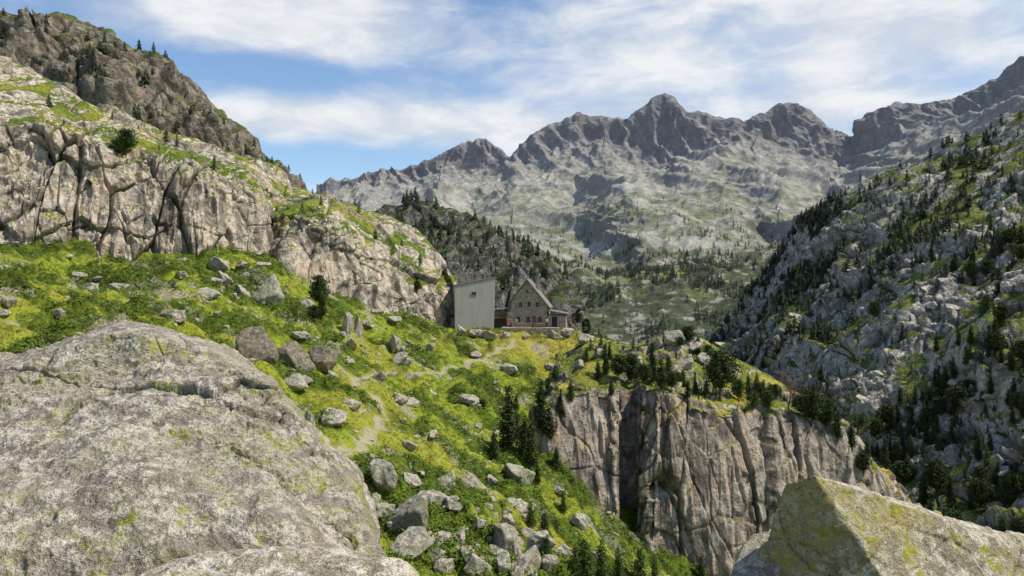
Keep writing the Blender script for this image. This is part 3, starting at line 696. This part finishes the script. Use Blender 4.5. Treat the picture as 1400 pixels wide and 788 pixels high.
def make_pine(seed,H=1.0,R=.22,shape='cone',lv=24,leaf=5,trunk_base=.10,size=.06):
    r=np.random.default_rng(seed)
    lean=r.uniform(-.03,.03,2)
    axisf=lambda t:np.array([lean[0]*t+.01*math.sin(t*7+seed),lean[1]*t+.01*math.cos(t*6),t*H])
    tk=[tube([axisf(t) for t in np.linspace(-.06,.97,8)],[.026*(1-t)**.8+.003 for t in np.linspace(0,.97,8)],7)]
    cr=[]
    for k in range(lv):
        t=trunk_base+(1-trunk_base)*(k+.3*r.random())/lv
        x=(t-trunk_base)/(1-trunk_base)
        if shape=='cone': rad=R*(1-x)**.75*(.55+.45*min(1,x*6+.35))
        else: rad=R*math.sqrt(max(.02,1-(x*1.7-.75)**2))*1.0
        nb=max(3,int(4+rad/R*6));a0=r.uniform(0,6.28)
        for b in range(nb):
            if r.random()<.13: continue
            a=a0+b*6.283/nb+r.uniform(-.35,.35);L=rad*r.uniform(.55,1.2)
            d=np.array([math.cos(a),math.sin(a),0]);base=axisf(t)
            up=r.uniform(-.12,.18) if shape=='cone' else r.uniform(0,.5)
            tip=base+d*L+np.array([0,0,up*L])
            if L>.06: tk.append(tube([base,base*.5+tip*.5+[0,0,-.01],tip],[.006,.004,.0015],3))
            m=max(1,int(L/ (size*.75))+1)
            for q in range(m):
                f=(q+.6)/m
                cc=base+(tip-base)*f+np.array([0,0,-.02*f])+r.standard_normal(3)*size*.15
                cr.append(clump_tris(cc,size*r.uniform(.8,1.3)*(1.15-.3*f),leaf,r))
    cr.append(clump_tris(axisf(.98),size*.7,5,r))
    tv,tf=join(tk);cv,cf=join(cr)
    return (tv,tf),(cv,cf)
PINES=[]
for s,(R,shape,lv,tb,mt) in enumerate([(.20,'cone',24,.08,m_needle),(.16,'cone',26,.06,m_needle),(.24,'cone',22,.12,m_needle2),(.19,'cone',24,.05,m_needle2),(.42,'round',14,.28,m_needle),(.34,'round',14,.2,m_needle2)]):
    tr,cr=make_pine(s+3,R=R,shape=shape,lv=lv,trunk_base=tb,size=.062 if shape=='cone' else .085,leaf=5 if shape=='cone' else 6)
    tm=mk_mesh('trunk',tr[0],tr[1],[m_bark]);cm=mk_mesh('crown',cr[0],cr[1],[mt],smooth=False)
    v,f=join([tr,cr]);jm=mk_mesh('pine',v,f,[m_bark,mt],midx=[0]*len(tr[1])+[1]*len(cr[1]),smooth=False)
    PINES.append((tm,cm,jm))
GRP="pine trees scattered over the mountainside"
npine=0
def put_pine(p,h,label,k=None,parts=True,wide=1.0):
    global npine
    k=(npine%4) if k is None else k;npine+=1
    tm,cm,jm=PINES[k];s=(h*wide,h*wide,h);rz=random.uniform(0,6.28)
    if parts:
        e=add('pine_tree',None,label,'tree',group=GRP,loc=(p[0],p[1],p[2]-.02*h));e.scale=s;e.rotation_euler=(0,0,rz)
        add('trunk',tm,parent=e);add('crown',cm,parent=e)
    else:
        e=add('pine_tree',jm,label,'tree',group=GRP,loc=(p[0],p[1],p[2]-.02*h));e.scale=s;e.rotation_euler=(0,0,rz)
# (image column, base row, height px, kind, width)
TR=[(693,612,88,1,1.1),(716,628,60,0,1.1),(728,636,56,3,1.1),(741,590,74,1,1.1),(752,600,48,0,1.2),(705,600,40,1,1.3),(675,628,40,0,1.2),(767,570,40,1,1),(780,548,30,3,1.2),
 (828,512,36,1,1),(818,518,26,0,1.2),(845,520,34,4,1),(862,525,40,4,.9),(880,528,30,4,1),(893,520,54,1,1.1),(905,532,46,0,1.2),(918,535,26,4,1),(940,545,26,0,1.2),(836,540,22,0,1.3),(985,546,66,4,.9),(1010,548,30,5,1),(965,540,22,2,1.2),
 (1110,585,52,4,.9),(1130,590,44,4,.9),(1145,600,40,0,1.1),(1095,570,30,4,1),(1165,612,36,0,1.1),(1185,630,34,1,1.1),(1030,560,24,5,1),(1050,560,26,5,1),(1180,650,30,4,1),
 (800,800,66,2,1.2),(822,806,70,3,1.1),(785,792,46,2,1.2),(845,800,52,3,1.2),(875,806,60,2,1.1),(895,812,50,3,1.1),(745,742,44,0,1.2),(748,770,40,3,1.2),(725,722,36,2,1.2),(960,800,44,0,1),(770,700,30,3,1.2),
 (437,424,46,4,.8),(440,432,34,0,1.3),(430,440,22,4,1),(172,212,34,4,1.1),(160,214,22,4,1.2),(570,382,14,0,1.4),
 (1280,682,52,4,.9),(1262,690,46,0,1.1),(1300,690,40,1,1.2),(1240,660,40,0,1.1),(1210,640,42,1,1.1),(1380,690,40,0,1.1),(1340,700,44,4,.9),
 (790,446,18,4,.8),(802,450,14,4,1),(955,484,26,0,1.2),(968,492,20,4,1),(930,475,14,4,1),(570,400,16,4,1),(760,640,30,0,1.3),(735,660,26,1,1.3),(705,560,22,0,1.4),(660,560,14,5,1.4),(760,520,16,5,1.2)]
placed=0
for (u,v,h,k,w) in TR:
    l,nn,on=look(u,v)
    if l is None: l,nn,on=look(u,v+8)
    if l is None: continue
    sclr=l.y/FOC
    hh=min(h*sclr,14)
    lab="dark spreading mountain pine on rocky ground" if k in(4,5) else ("bright green young pine among boulders" if k in (2,3) else "slender dark green conifer on the slope")
    put_pine(l,hh,lab,k,True,w);placed+=1

# --- sampled woods
def sample(Q,N,T,fn,count):
    w=fn(Q,N,T);w=np.clip(w,0,None)
    idx=rng.choice(len(Q),size=count,replace=True,p=w/w.sum())
    return Q[idx]+rng.standard_normal((count,3))*[.6,.6,0]
def dens_slope(Q,N,T):
    u,v=image_px(Q)
    d=sstep(-.12,.22,fbm(sc(Q,38),3,120)) *.9+.10
    d*=sstep(.2,.55,N[:,2])
    d*=1+3.8*np.exp(-((u-(1090+(v-300)*-.12))/65)**2)*sstep(520,420,v)
    d*=1+1.4*np.exp(-((v-590)/50)**2)
    d*=np.where((T<.15)|(T>4.02),0,1)*np.where(u>1450,.0,1)
    return d*(Q[:,1]/300)**1.0
w_slope=sample(sl_Q,sl_N,sl_T,dens_slope,2600)
w_hill=sample(hB_Q,hB_N,hB_T,lambda Q,N,T:sstep(-.1,.15,fbm(sc(Q,30),2,130))*sstep(.2,.5,N[:,2])*np.where((T<1)|(T>3.02),0,1)+.1*(T<3)*(T>1),520)
w_far=sample(far_Q,far_N,far_T,lambda Q,N,T:(sstep(-.05,.2,fbm(sc(Q,90),3,140))+.03)*np.interp(T,[0,.4,.8,1.5,2.0,2.6,3],[.3,1.2,1.5,1.2,.6,.12,0])*sstep(.2,.5,N[:,2]),9000)
w_ridge=sample(rd_Q,rd_N,rd_T,lambda Q,N,T:(sstep(0,.2,fbm(sc(Q,20),2,150))+.06)*sstep(.25,.5,N[:,2])*np.where((T<.8)|(T>3.05),0,1),260)
w_cliff=sample(cl_Q,cl_N,cl_T,lambda Q,N,T:sstep(.1,.3,fbm(sc(Q,12),2,160))*sstep(.55,.8,N[:,2])*np.where((T<2)|(T>4.02),0,1),30)
w_knoll=sample(kn_Q,kn_N,kn_T,lambda Q,N,T:sstep(-.1,.2,fbm(sc(Q,9),2,170))*sstep(.5,.8,N[:,2])*np.where((T<1.1)|(T>3.02),0,1)*sstep(3,20,Q[:,0]),80)
bl=sample(sl_Q,sl_N,sl_T,lambda Q,N,T:sstep(-.05,.2,fbm(sc(Q,25),3,180))*np.where((T<.1)|(T>3.0),0,1)*np.interp(T,[0,1,2,3],[1,1,.5,.15])*(Q[:,1]/200)**1.5,420)
m_pale=granite('pale_slab_granite',((.26,.228,.18),(.42,.375,.30),(.58,.53,.445)),lamt=.2,S=6,specks=.3,bd=.05)
VV=[];FF=[];off=0
rv=[]
for me_ in ROCKS[:5]:
    v_=np.zeros(len(me_.vertices)*3);me_.vertices.foreach_get('co',v_);f_=np.zeros(len(me_.polygons)*3,dtype=np.int32);me_.loops.foreach_get('vertex_index',f_);rv.append((v_.reshape(-1,3),f_.reshape(-1,3)))
for i,p in enumerate(bl):
    V,Fc=rv[i%5];w_=1.6+rng.random()**3*6;a=rng.uniform(0,6.28);R_=np.array([[math.cos(a),math.sin(a),0],[-math.sin(a),math.cos(a),0],[0,0,1]])
    V=(V*np.array([w_,w_*rng.uniform(.6,1),w_*.5]))@R_+p-[0,0,w_*.22];VV.append(V);FF.append(Fc+off);off+=len(V)
    if i>260: break
add('boulder_field',mk_mesh('boulder_field',np.concatenate(VV),np.concatenate(FF),[m_pale]),"large tan granite blocks embedded in the valley side","stones",'stuff')
cand=[]
for arr,hr in ((w_slope,(2.6,6.8)),(w_hill,(4,7.5)),(w_ridge,(2.0,4.5)),(w_cliff,(1.0,2.4)),(w_knoll,(1.0,3.4))):
    for p in arr: cand.append((p,random.uniform(*hr)*(1 if random.random()<.8 else .6)))
def infr(p):
    u,v=image_px(p);return -20<u<1420 and -20<v<800
cand.sort(key=lambda c:-(c[1]/c[0][1] if infr(c[0]) else 0))
nind=300-placed
for p,h in cand[:nind]:
    put_pine(p,h,"dark mountain pine growing among pale rocks",random.choice([0,1,0,1,4,3]),False,random.uniform(.9,1.35))
rest=cand[nind:]
def low_tree(seed,tiers=6,n=7):
    r=np.random.default_rng(seed);V=[];Fc=[]
    for k in range(tiers):
        z=.12+.80*k/tiers;R=.24*(1-k/tiers)**.8+.02;a0=r.uniform(0,6.28)
        for b in range(n):
            a=a0+b*6.283/n+r.uniform(-.2,.2);w=.30;L=R*r.uniform(.6,1.25)
            i=len(V);V+=[(0,0,z+.20),(math.cos(a-w)*L,math.sin(a-w)*L,z-.03+r.uniform(-.03,.03)),(math.cos(a+w)*L*.8,math.sin(a+w)*L*.8,z+r.uniform(-.03,.05))];Fc.append((i,i+1,i+2))
    i=len(V);V+=[(-.02,0,-.05),(.02,0,-.05),(0,0,.3)];Fc.append((i,i+1,i+2))
    i=len(V);V+=[(0,-.02,-.05),(0,.02,-.05),(0,0,.3)];Fc.append((i,i+1,i+2))
    return np.array(V),np.array(Fc)
def merge(pts,protos,name,mat,label,cat="trees",tilt=0):
    VV=[];FF=[];off=0
    for k,(p,h) in enumerate(pts):
        V,Fc=protos[k%len(protos)];a=rng.uniform(0,6.28);w=rng.uniform(.85,1.5)
        R=np.array([[math.cos(a)*w,math.sin(a)*w,0],[-math.sin(a)*w,math.cos(a)*w,0],[0,0,1]])
        VV.append(V@R*h+np.asarray(p));FF.append(Fc+off);off+=len(V)
    return add(name,mk_mesh(name,np.concatenate(VV),np.concatenate(FF),[mat],smooth=False),label,cat,'stuff')
LT=[low_tree(s) for s in range(6)]
merge(rest,LT,'pine_wood',m_needle_far,"scattered pine wood on the rocky slopes")
LT2=[low_tree(s+20,4,5) for s in range(4)]
merge([(p,random.uniform(4,11)) for p in w_far],LT2,'distant_wood',m_needle_vfar,"distant dark pine wood low on the mountain")

# shrubs & grass tufts on meadow (stuff)
def tuft(seed,n,mode):
    r=np.random.default_rng(seed);V=[];Fc=[]
    for k in range(n):
        if mode=='grass':
            a=r.uniform(0,6.28);o=r.standard_normal(2)*.35;d=r.uniform(.1,.5);w=.07;h=r.uniform(.5,1)
            b=np.array([o[0],o[1],-.1]);s=np.array([-math.sin(a),math.cos(a),0])*w;i=len(V)
            V+=[b-s,b+s,b+np.array([math.cos(a)*d,math.sin(a)*d,h])];Fc.append((i,i+1,i+2))
        else:
            d=r.standard_normal(3);d[2]=abs(d[2]);d/=np.linalg.norm(d);c=d*np.array([.5,.5,.5])*r.uniform(.6,1.1)
            t=np.cross(d,r.standard_normal(3));t/=np.linalg.norm(t);q=np.cross(d,t)+d*r.uniform(-.5,.8);s=r.uniform(.06,.12);i=len(V)
            V+=[c-t*s,c+t*s*.6+q*s*.3,c+q*s*1.6];Fc.append((i,i+1,i+2))
    return np.array(V),np.array(Fc)
gxy=Q.reshape(-1,3);core=(gxy[:,0]>-60)&(gxy[:,0]<30)&(gxy[:,1]>26)&(gxy[:,1]<156)
gi=np.where(core&(pd>1.0))[0]
uu,vv=image_px(gxy[gi]);gi=gi[(uu>-30)&(uu<1000)&(vv>330)&(vv<830)]
nearw=1/(gxy[gi][:,1]/60)**.8
ws=nearw*shrub[gi]*(clump[gi]>.14);wg=nearw*(1-shrub[gi]*.7)
ps=gxy[rng.choice(gi,12500,p=ws/ws.sum())];pg=gxy[rng.choice(gi,18000,p=wg/wg.sum())]
def merge_fast(P,protos,name,mat,label,cat,smin,smax):
    VV=[];FF=[];off=0;k=len(protos)
    for j in range(k):
        Pj=P[j::k];V,Fc=protos[j];n_=len(Pj);a=rng.uniform(0,6.28,n_);s=rng.uniform(smin,smax,n_)
        x=V[None,:,0]*np.cos(a)[:,None]-V[None,:,1]*np.sin(a)[:,None];y=V[None,:,0]*np.sin(a)[:,None]+V[None,:,1]*np.cos(a)[:,None];z=np.repeat(V[None,:,2],n_,0)*.75
        VV.append((np.stack([x,y,z],-1)*s[:,None,None]+Pj[:,None,:]).reshape(-1,3));FF.append((Fc[None]+np.arange(n_)[:,None,None]*len(V)).reshape(-1,3)+off);off+=n_*len(V)
    add(name,mk_mesh(name,np.concatenate(VV),np.concatenate(FF),[mat],smooth=False),label,cat,'stuff')
merge_fast(ps,[tuft(s,44,'shrub') for s in range(5)],'shrubs',m_shrub,"low green alpine shrubs covering the meadow","shrubs",.4,1.1)
merge_fast(pg,[tuft(s+9,14,'grass') for s in range(5)],'grass',m_grass,"tufts of bright alpine grass","grass",.14,.36)

# dead tree on the knoll
def dead(seed):
    r=np.random.default_rng(seed);parts=[]
    def br(p,d,L,rad,lev):
        pts=[p];q=p.copy();dd=d.copy()
        for k in range(4):
            dd=dd+r.standard_normal(3)*.18;dd/=np.linalg.norm(dd);q=q+dd*L/4;pts.append(q)
        parts.append(tube(pts,[rad*(1-.2*k)+.004 for k in range(5)],4))
        if lev<3:
            for k in range(6 if lev else 11):
                t=r.uniform(.2,1) if lev else r.uniform(.15,1);i=min(int(t*4),3);b=pts[i]*(1-(t*4-i))+pts[i+1]*(t*4-i) if i<4 else pts[-1]
                a=r.uniform(0,6.28);nd=dd*.4+np.array([math.cos(a),math.sin(a),r.uniform(-.2,.6)]);nd/=np.linalg.norm(nd)
                br(b,nd,L*r.uniform(.35,.6)*(1.1-t*.4),rad*.42,lev+1)
    br(np.array([0,0,-.3]),np.array([.1,0,1.]),5.4,.15,0);return join(parts)
l,nn,on=look(1078,566)
if l is not None:
    v,f=dead(4);e=add('dead_tree',None,"leafless reddish dead tree standing on the knoll","tree",loc=l);add('trunk',mk_mesh('trunk',v,f,[m_dead]),parent=e)

# ================================================================== hut
def mat_stone(name,c,S=.5):
    m,nt,b=new_mat(name);t=nt.new('ShaderNodeTexCoord')
    v=nt.voro(t.outputs['Object'],1/S,sx=(1,1,1.8));n=nt.noise(t.outputs['Object'],2,4)
    bw=nt.new('ShaderNodeRGBToBW');nt.l.new(v.outputs['Color'],bw.inputs[0])
    cc=nt.mix(bw.outputs[0],tuple(x*.6 for x in c),tuple(x*1.35 for x in c));cc=nt.mix(nt.ramp(n,.4,.7,0,.3),cc,(.12,.10,.08))
    nt.inp(b.inputs['Base Color'],cc);bump(nt,b,v.outputs['Distance'],.06);return m
m_stone=mat_stone('hut_stone',(.36,.295,.215))
m_zinc,nt,b=new_mat('zinc_cladding',.7)
t=nt.new('ShaderNodeTexCoord');wv=nt.new('ShaderNodeTexWave',wave_type='BANDS',bands_direction='X');nt.l.new(t.outputs['Object'],wv.inputs['Vector']);wv.inputs['Scale'].default_value=.6
nn_=nt.noise(t.outputs['Object'],.6,4,sx=(3,3,.4))
nt.inp(b.inputs['Base Color'],nt.mix(nt.ramp(wv.outputs['Fac'],.0,.06),(.37,.34,.29),nt.mix(nt.ramp(nn_,.35,.65),(.39,.36,.305),(.45,.42,.36))))
m_slate=flat_mat('slate_roof',(.20,.185,.165),rough=.7,scale=3,bumpd=.03)
m_glass=flat_mat('dark_glass',(.03,.035,.045),rough=.15,scale=1,bumpd=0)
m_white=flat_mat('pale_frame',(.33,.29,.23),scale=3)
m_wood=flat_mat('weathered_wood',(.15,.11,.075),scale=6)
def prism(poly,y0,y1):
    n=len(poly);bm=bmesh.new();a=[bm.verts.new((x,y0,z)) for x,z in poly];c=[bm.verts.new((x,y1,z)) for x,z in poly]
    bm.faces.new(a);bm.faces.new(c[::-1])
    for i in range(n): bm.faces.new((a[i],c[i],c[(i+1)%n],a[(i+1)%n]))
    bmesh.ops.recalc_face_normals(bm,faces=bm.faces);return bm
def pobj(name,bms,mat,parent=None,bev=.02,loc=None,**k):
    bm=bmesh.new()
    for x in (bms if isinstance(bms,list) else [bms]):
        m_=bpy.data.meshes.new('t');x.to_mesh(m_);bm.from_mesh(m_);x.free()
    if bev: bmesh.ops.bevel(bm,geom=bm.edges[:],offset=bev,segments=1,affect='EDGES')
    me=bpy.data.meshes.new(name);bm.to_mesh(me);bm.free();me.materials.append(mat)
    return add(name,me,parent=parent,loc=loc,**k)
def box(x0,x1,y0,y1,z0,z1): return prism([(x0,z0),(x1,z0),(x1,z1),(x0,z1)],y0,y1)
def window(parent,x,z,w,h,y,nrm=-1):
    o=pobj('window',box(-w/2,w/2,-.03,.03,-h/2,h/2),m_glass,parent,0,loc=(x,y-.035,z))
    t=.07
    pobj('frame',[box(-w/2-t,-w/2,-.06,.03,-h/2-t,h/2+t),box(w/2,w/2+t,-.06,.03,-h/2-t,h/2+t),box(-w/2,w/2,-.06,.03,h/2,h/2+t),box(-w/2,w/2,-.06,.03,-h/2-t,-h/2),box(-.03,.03,-.06,-.032,-h/2,h/2)],m_white,o,0)
GZ=(394-447)/FOC*150   # terrace level
def px(u,v=None,Y=150.): return (u-700)/FOC*Y
hx=px(723);hut=add('stone_hut',None,"tan stone gabled mountain hut with slate roof on knoll","mountain hut",loc=(hx,150,GZ));hut.rotation_euler=(0,0,math.radians(-6));hut.scale=(.80,.88,.98)
wl=[(-4.1,-3),(4.3,-3),(4.3,4.0),(-.4,8.75),(-4.1,5.0)]
pobj('wall',prism(wl,0,10.5),m_stone,hut,.03)
pobj('roof',[prism([(-.4,8.8),(-.4,9.12),(-4.75,4.68),(-4.75,4.38)],-.45,11),prism([(-.397,8.8),(-.397,9.12),(4.95,3.72),(4.95,3.40)],-.45,11)],m_slate,hut,.02)
pobj('chimney',[box(1.2,1.9,5,5.8,5.5,9.3),box(1.1,2.0,4.9,5.9,9.303,9.45)],m_stone,hut,.01)
for (x,z,w,h) in [(-2.4,1.4,.8,1.0),(-.2,1.4,.8,1.0),(2.6,1.4,.8,1.0),(-1.9,4.2,.7,.9),(.1,4.3,.7,.9),(2.0,4.2,.7,.9),(-.4,6.7,.5,.6)]:
    window(hut,x,z,w,h,0)
pobj('door',box(.75,1.7,-.07,-.003,.0,2.1),m_wood,hut,.01)
pobj('porch',[box(4.32,8.6,-.4,6,-3,2.2)],m_stone,hut,.02)
pobj('porch_roof',prism([(4.31,3.0),(9.1,2.35),(9.1,2.55),(4.31,3.25)],-1.0,6.6),m_slate,hut,.01)
pobj('doorway',box(5.4,6.6,-.46,-.403,0,1.95),m_glass,hut,0)
an=add('metal_clad_annex',None,"tall grey metal clad modern annex with slanted top","building",loc=(px(650),148.5,GZ));an.rotation_euler=(0,0,math.radians(7))
pobj('wall',prism([(-3.7,-3),(3.4,-3),(3.75,9.1),(-3.75,7.6)],0,9),m_zinc,an,.03)
pobj('roof',prism([(-3.85,7.62),(3.85,9.16),(3.85,9.34),(-3.85,7.80)],-.12,9.1),m_slate,an,.01)
window(an,-.2,6.2,.8,.6,0)
lk=add('wooden_gallery',None,"dark wooden stair gallery between annex and stone hut","gallery",loc=(px(684),152.5,GZ))
pobj('wall',box(-1.3,1.1,.6,5,-3,2.9),m_wood,lk,.02)
pobj('deck',[box(-1.6,1.3,-1.2,.6,1.5,1.65)],m_wood,lk,.01)
pobj('railing',[box(-1.6,1.3,-1.2,-1.14,2.55,2.62)]+[box(-1.55+i*.3,-1.5+i*.3,-1.19,-1.15,1.652,2.547) for i in range(10)],m_wood,lk,0)
pobj('roof',prism([(-1.45,2.95),(1.25,3.3),(1.25,3.45),(-1.45,3.1)],.3,5.2),m_slate,lk,.01)
for xx in (-1.5,1.1): pobj('post',box(xx,xx+.12,-1.15,-1.03,-1,1.497),m_wood,lk,0)
tw=pobj('terrace',[box(-1.5,9.0,-2.8,14,-4,-.02)],m_stone,None,.05,loc=(px(698),149.6,GZ),label="low stone terrace wall in front of the hut",cat="terrace")
tw.rotation_euler=(0,0,math.radians(-4))
m_tb=flat_mat('bench_wood',(.30,.21,.12),scale=6)
for i,(x,y) in enumerate([(2.2,147.8),(4.8,147.6)]):
    t_=add('picnic_table',None,"wooden picnic table with two benches on terrace","table",group="picnic tables on the terrace",loc=(x,y,GZ-.02))
    pobj('table_top',box(-.9,.9,-.4,.4,.70,.75),m_tb,t_,0)
    for yy in (-.7,.7): pobj('bench',box(-.9,.9,yy-.14,yy+.14,.41,.45),m_tb,t_,0)
    for xx in (-.7,.7): pobj('leg',[box(xx-.04,xx+.04,-.75,.75,.35,.408),box(xx-.04,xx+.04,-.3,-.2,0,.348),box(xx-.04,xx+.04,.2,.3,0,.348),box(xx-.04,xx+.04,-.05,.05,.41,.697)],m_tb,t_,0)
# rocks hugging the hut foundation
for (u,v,w,h) in [(630,455,26,12),(648,457,20,9),(668,458,24,10),(690,460,18,8),(760,459,22,9),(776,456,18,10),(720,461,16,7),(800,466,26,12)]:
    l,nn,on=look(u,v+2)
    if l is not None: put_rock(l,w*l.y/FOC,h*l.y/FOC,"low granite rock beside the hut foundations",tilt=.2)

# ================================================================== people
m_skin=flat_mat('skin',(.45,.28,.20),var=.05);m_hair=flat_mat('hair',(.05,.03,.02))
def person(loc,shirt,trs,rz,label,step=.15):
    J={'pel':(0,0,.95,.13),'spi':(0,0,1.15,.125),'che':(0,0,1.36,.15),'nek':(0,0,1.50,.055),'chin':(0,-.02,1.58,.075),'hed':(0,-.01,1.68,.095),'top':(0,0,1.75,.06)}
    Ed=[('pel','spi'),('spi','che'),('che','nek'),('nek','chin'),('chin','hed'),('hed','top')]
    for s,n_ in ((-1,'l'),(1,'r')):
        J['hip'+n_]=(s*.09,0,.88,.095);J['kne'+n_]=(s*.10,-s*step*.6-.02,.48,.06);J['ank'+n_]=(s*.10,-s*step,.08,.042);J['toe'+n_]=(s*.11,-s*step-.17,.035,.035)
        J['sho'+n_]=(s*.19,0,1.42,.06);J['elb'+n_]=(s*.25,.03,1.14,.042);J['wri'+n_]=(s*.24,-.10,.92,.028);J['pal'+n_]=(s*.235,-.13,.85,.028);J['fin'+n_]=(s*.225,-.15,.76,.012);J['thu'+n_]=(s*.20,-.17,.83,.011)
        Ed+=[('pel','hip'+n_),('hip'+n_,'kne'+n_),('kne'+n_,'ank'+n_),('ank'+n_,'toe'+n_),('che','sho'+n_),('sho'+n_,'elb'+n_),('elb'+n_,'wri'+n_),('wri'+n_,'pal'+n_),('pal'+n_,'fin'+n_),('pal'+n_,'thu'+n_)]
    ks=list(J);me=bpy.data.meshes.new('sk');me.from_pydata([J[k][:3] for k in ks],[(ks.index(a),ks.index(b)) for a,b in Ed],[])
    o=bpy.data.objects.new('person',me);COL.objects.link(o);md=o.modifiers.new('s','SKIN');o.modifiers.new('u','SUBSURF').levels=1
    for i,k in enumerate(ks):
        sv=me.skin_vertices[0].data[i];sv.radius=(J[k][3],J[k][3]);sv.use_root=(k=='pel')
    bpy.context.view_layer.update();ev=o.evaluated_get(bpy.context.evaluated_depsgraph_get());nm=bpy.data.meshes.new_from_object(ev)
    o.modifiers.clear();o.data=nm;nm.materials.clear()
    for mm in (m_skin,shirt,trs): nm.materials.append(mm)
    for p in nm.polygons:
        z=p.center.z;x=abs(p.center.x);p.use_smooth=True
        p.material_index=0 if (z>1.50 or (x>.19 and z<1.16)) else (2 if z<.98 else 1)
    o.location=loc;o.rotation_euler=(0,0,rz);o["label"]=label;o["category"]="person";o["group"]="hikers on the terrace"
    V,Fc=ico(3);V=V*np.array([.105,.115,.11])+[0,.012,1.71];keep=[f for f in Fc if V[f].mean(0)[2]>1.68 or V[f].mean(0)[1]>.05]
    add('hair',mk_mesh('hair',V,np.array(keep),[m_hair]),parent=o)
def cm(n_,c): return flat_mat(n_,c,var=.1)
person((-.2,147.9,GZ-.02),cm('red_shirt',(.5,.06,.04)),cm('dark_trousers',(.04,.045,.06)),.4,"person in red shirt and dark trousers standing")
person((.8,147.5,GZ-.02),cm('white_shirt',(.7,.7,.68)),cm('grey_trousers',(.15,.15,.14)),-1.0,"person in white shirt and grey trousers standing")
person((3.5,147.9,GZ-.02),cm('blue_shirt',(.08,.18,.4)),cm('tan_trousers',(.3,.25,.17)),2.2,"person in blue shirt and tan trousers standing")
person((6.4,147.8,GZ-.02),cm('pale_shirt',(.6,.55,.4)),cm('black_trousers',(.03,.03,.03)),3.0,"person in cream shirt and black trousers walking",.25)

# ================================================================== light, sky, camera
Sdir=Vector((.58,-.08,.81)).normalized()
sun=bpy.data.lights.new('sun','SUN');sun.energy=5.0;sun.angle=math.radians(.5);sun.color=(1,.93,.80)
so=bpy.data.objects.new('sun',sun);COL.objects.link(so);so.rotation_euler=Sdir.to_track_quat('Z','Y').to_euler();so.location=(60,20,200)
w=bpy.data.worlds.new("World");scene.world=w;w.use_nodes=True;nt=NT(w.node_tree);nt.n.clear()
out=nt.new('ShaderNodeOutputWorld');bg=nt.new('ShaderNodeBackground')
sk=nt.new('ShaderNodeTexSky',sky_type='NISHITA');sk.sun_disc=False;sk.sun_elevation=math.asin(Sdir.z);sk.sun_rotation=math.atan2(Sdir.x,Sdir.y);sk.altitude=2200;sk.air_density=1.3;sk.dust_density=.8;sk.ozone_density=1.5
tc=nt.new('ShaderNodeTexCoord');sp=nt.new('ShaderNodeSeparateXYZ');nt.l.new(tc.outputs['Generated'],sp.inputs[0])
az=nt.math('ARCTAN2',sp.outputs[0],sp.outputs[1]);el=nt.math('ARCSINE',sp.outputs[2])
cb=nt.new('ShaderNodeCombineXYZ');nt.l.new(az,cb.inputs[0]);nt.l.new(el,cb.inputs[1])
mp=nt.new('ShaderNodeMapping');nt.l.new(cb.outputs[0],mp.inputs[0]);mp.inputs['Scale'].default_value=(1,2.4,1);mp.inputs['Rotation'].default_value=(0,0,math.radians(8))
n1=nt.noise(mp.outputs[0],4.2,6,.58,.3);
mp2=nt.new('ShaderNodeMapping');nt.l.new(cb.outputs[0],mp2.inputs[0]);mp2.inputs['Scale'].default_value=(1,2.6,1);mp2.inputs['Rotation'].default_value=(0,0,math.radians(-22))
n2=nt.noise(mp2.outputs[0],8,5,.6,.4)
def blob(a,e,sa,se,amp):
    x=nt.math('POWER',nt.math('DIVIDE',nt.math('SUBTRACT',az,a),sa),2.0);y=nt.math('POWER',nt.math('DIVIDE',nt.math('SUBTRACT',el,e),se),2.0)
    return nt.math('MULTIPLY',nt.math('EXPONENT',nt.math('MULTIPLY',nt.math('ADD',x,y),-1.0)),amp)
dens=nt.math('ADD',nt.math('MULTIPLY',nt.math('SUBTRACT',n1,.5),2.0),nt.math('MULTIPLY',nt.math('SUBTRACT',n2,.5),.9))
for args in [(-.31,.320,.17,.045,1.0),(-.26,.198,.26,.024,.85),(.32,.27,.36,.14,.50),(.45,.35,.25,.04,.4),(-.27,.15,.2,.025,-.5),(-.26,.256,.26,.020,-.6),(-.03,.34,.07,.04,-.35),(-.55,.35,.1,.05,-.4),(.02,.22,.2,.04,.15)]:
    dens=nt.math('ADD',dens,blob(*args))
dens=nt.math('SUBTRACT',dens,nt.ramp(el,.42,.8,0,.9))
cl=nt.ramp(dens,-.35,.75,0,.95)
skc=nt.mix(1.0,sk.outputs[0],(.130,.140,.151),'MULTIPLY')
cc=nt.mix(nt.ramp(n2,.35,.65),(.66,.71,.79),(.91,.92,.93))
colr=nt.mix(cl,skc,cc)
nt.l.new(colr,bg.inputs[0]);bg.inputs[1].default_value=1.0
nt.l.new(bg.outputs[0],out.inputs[0])
cam=bpy.data.cameras.new('camera');co=bpy.data.objects.new('camera',cam);COL.objects.link(co)
cam.sensor_width=36;cam.lens=36*FOC/1400;cam.clip_start=.1;cam.clip_end=30000
co.location=(0,0,0);co.rotation_euler=(math.radians(90),0,0);scene.camera=co
scene.view_settings.view_transform='Standard';scene.view_settings.look='None';scene.view_settings.exposure=0
print('built',time.time()-T0,'rocks',nrock,'pines',npine)
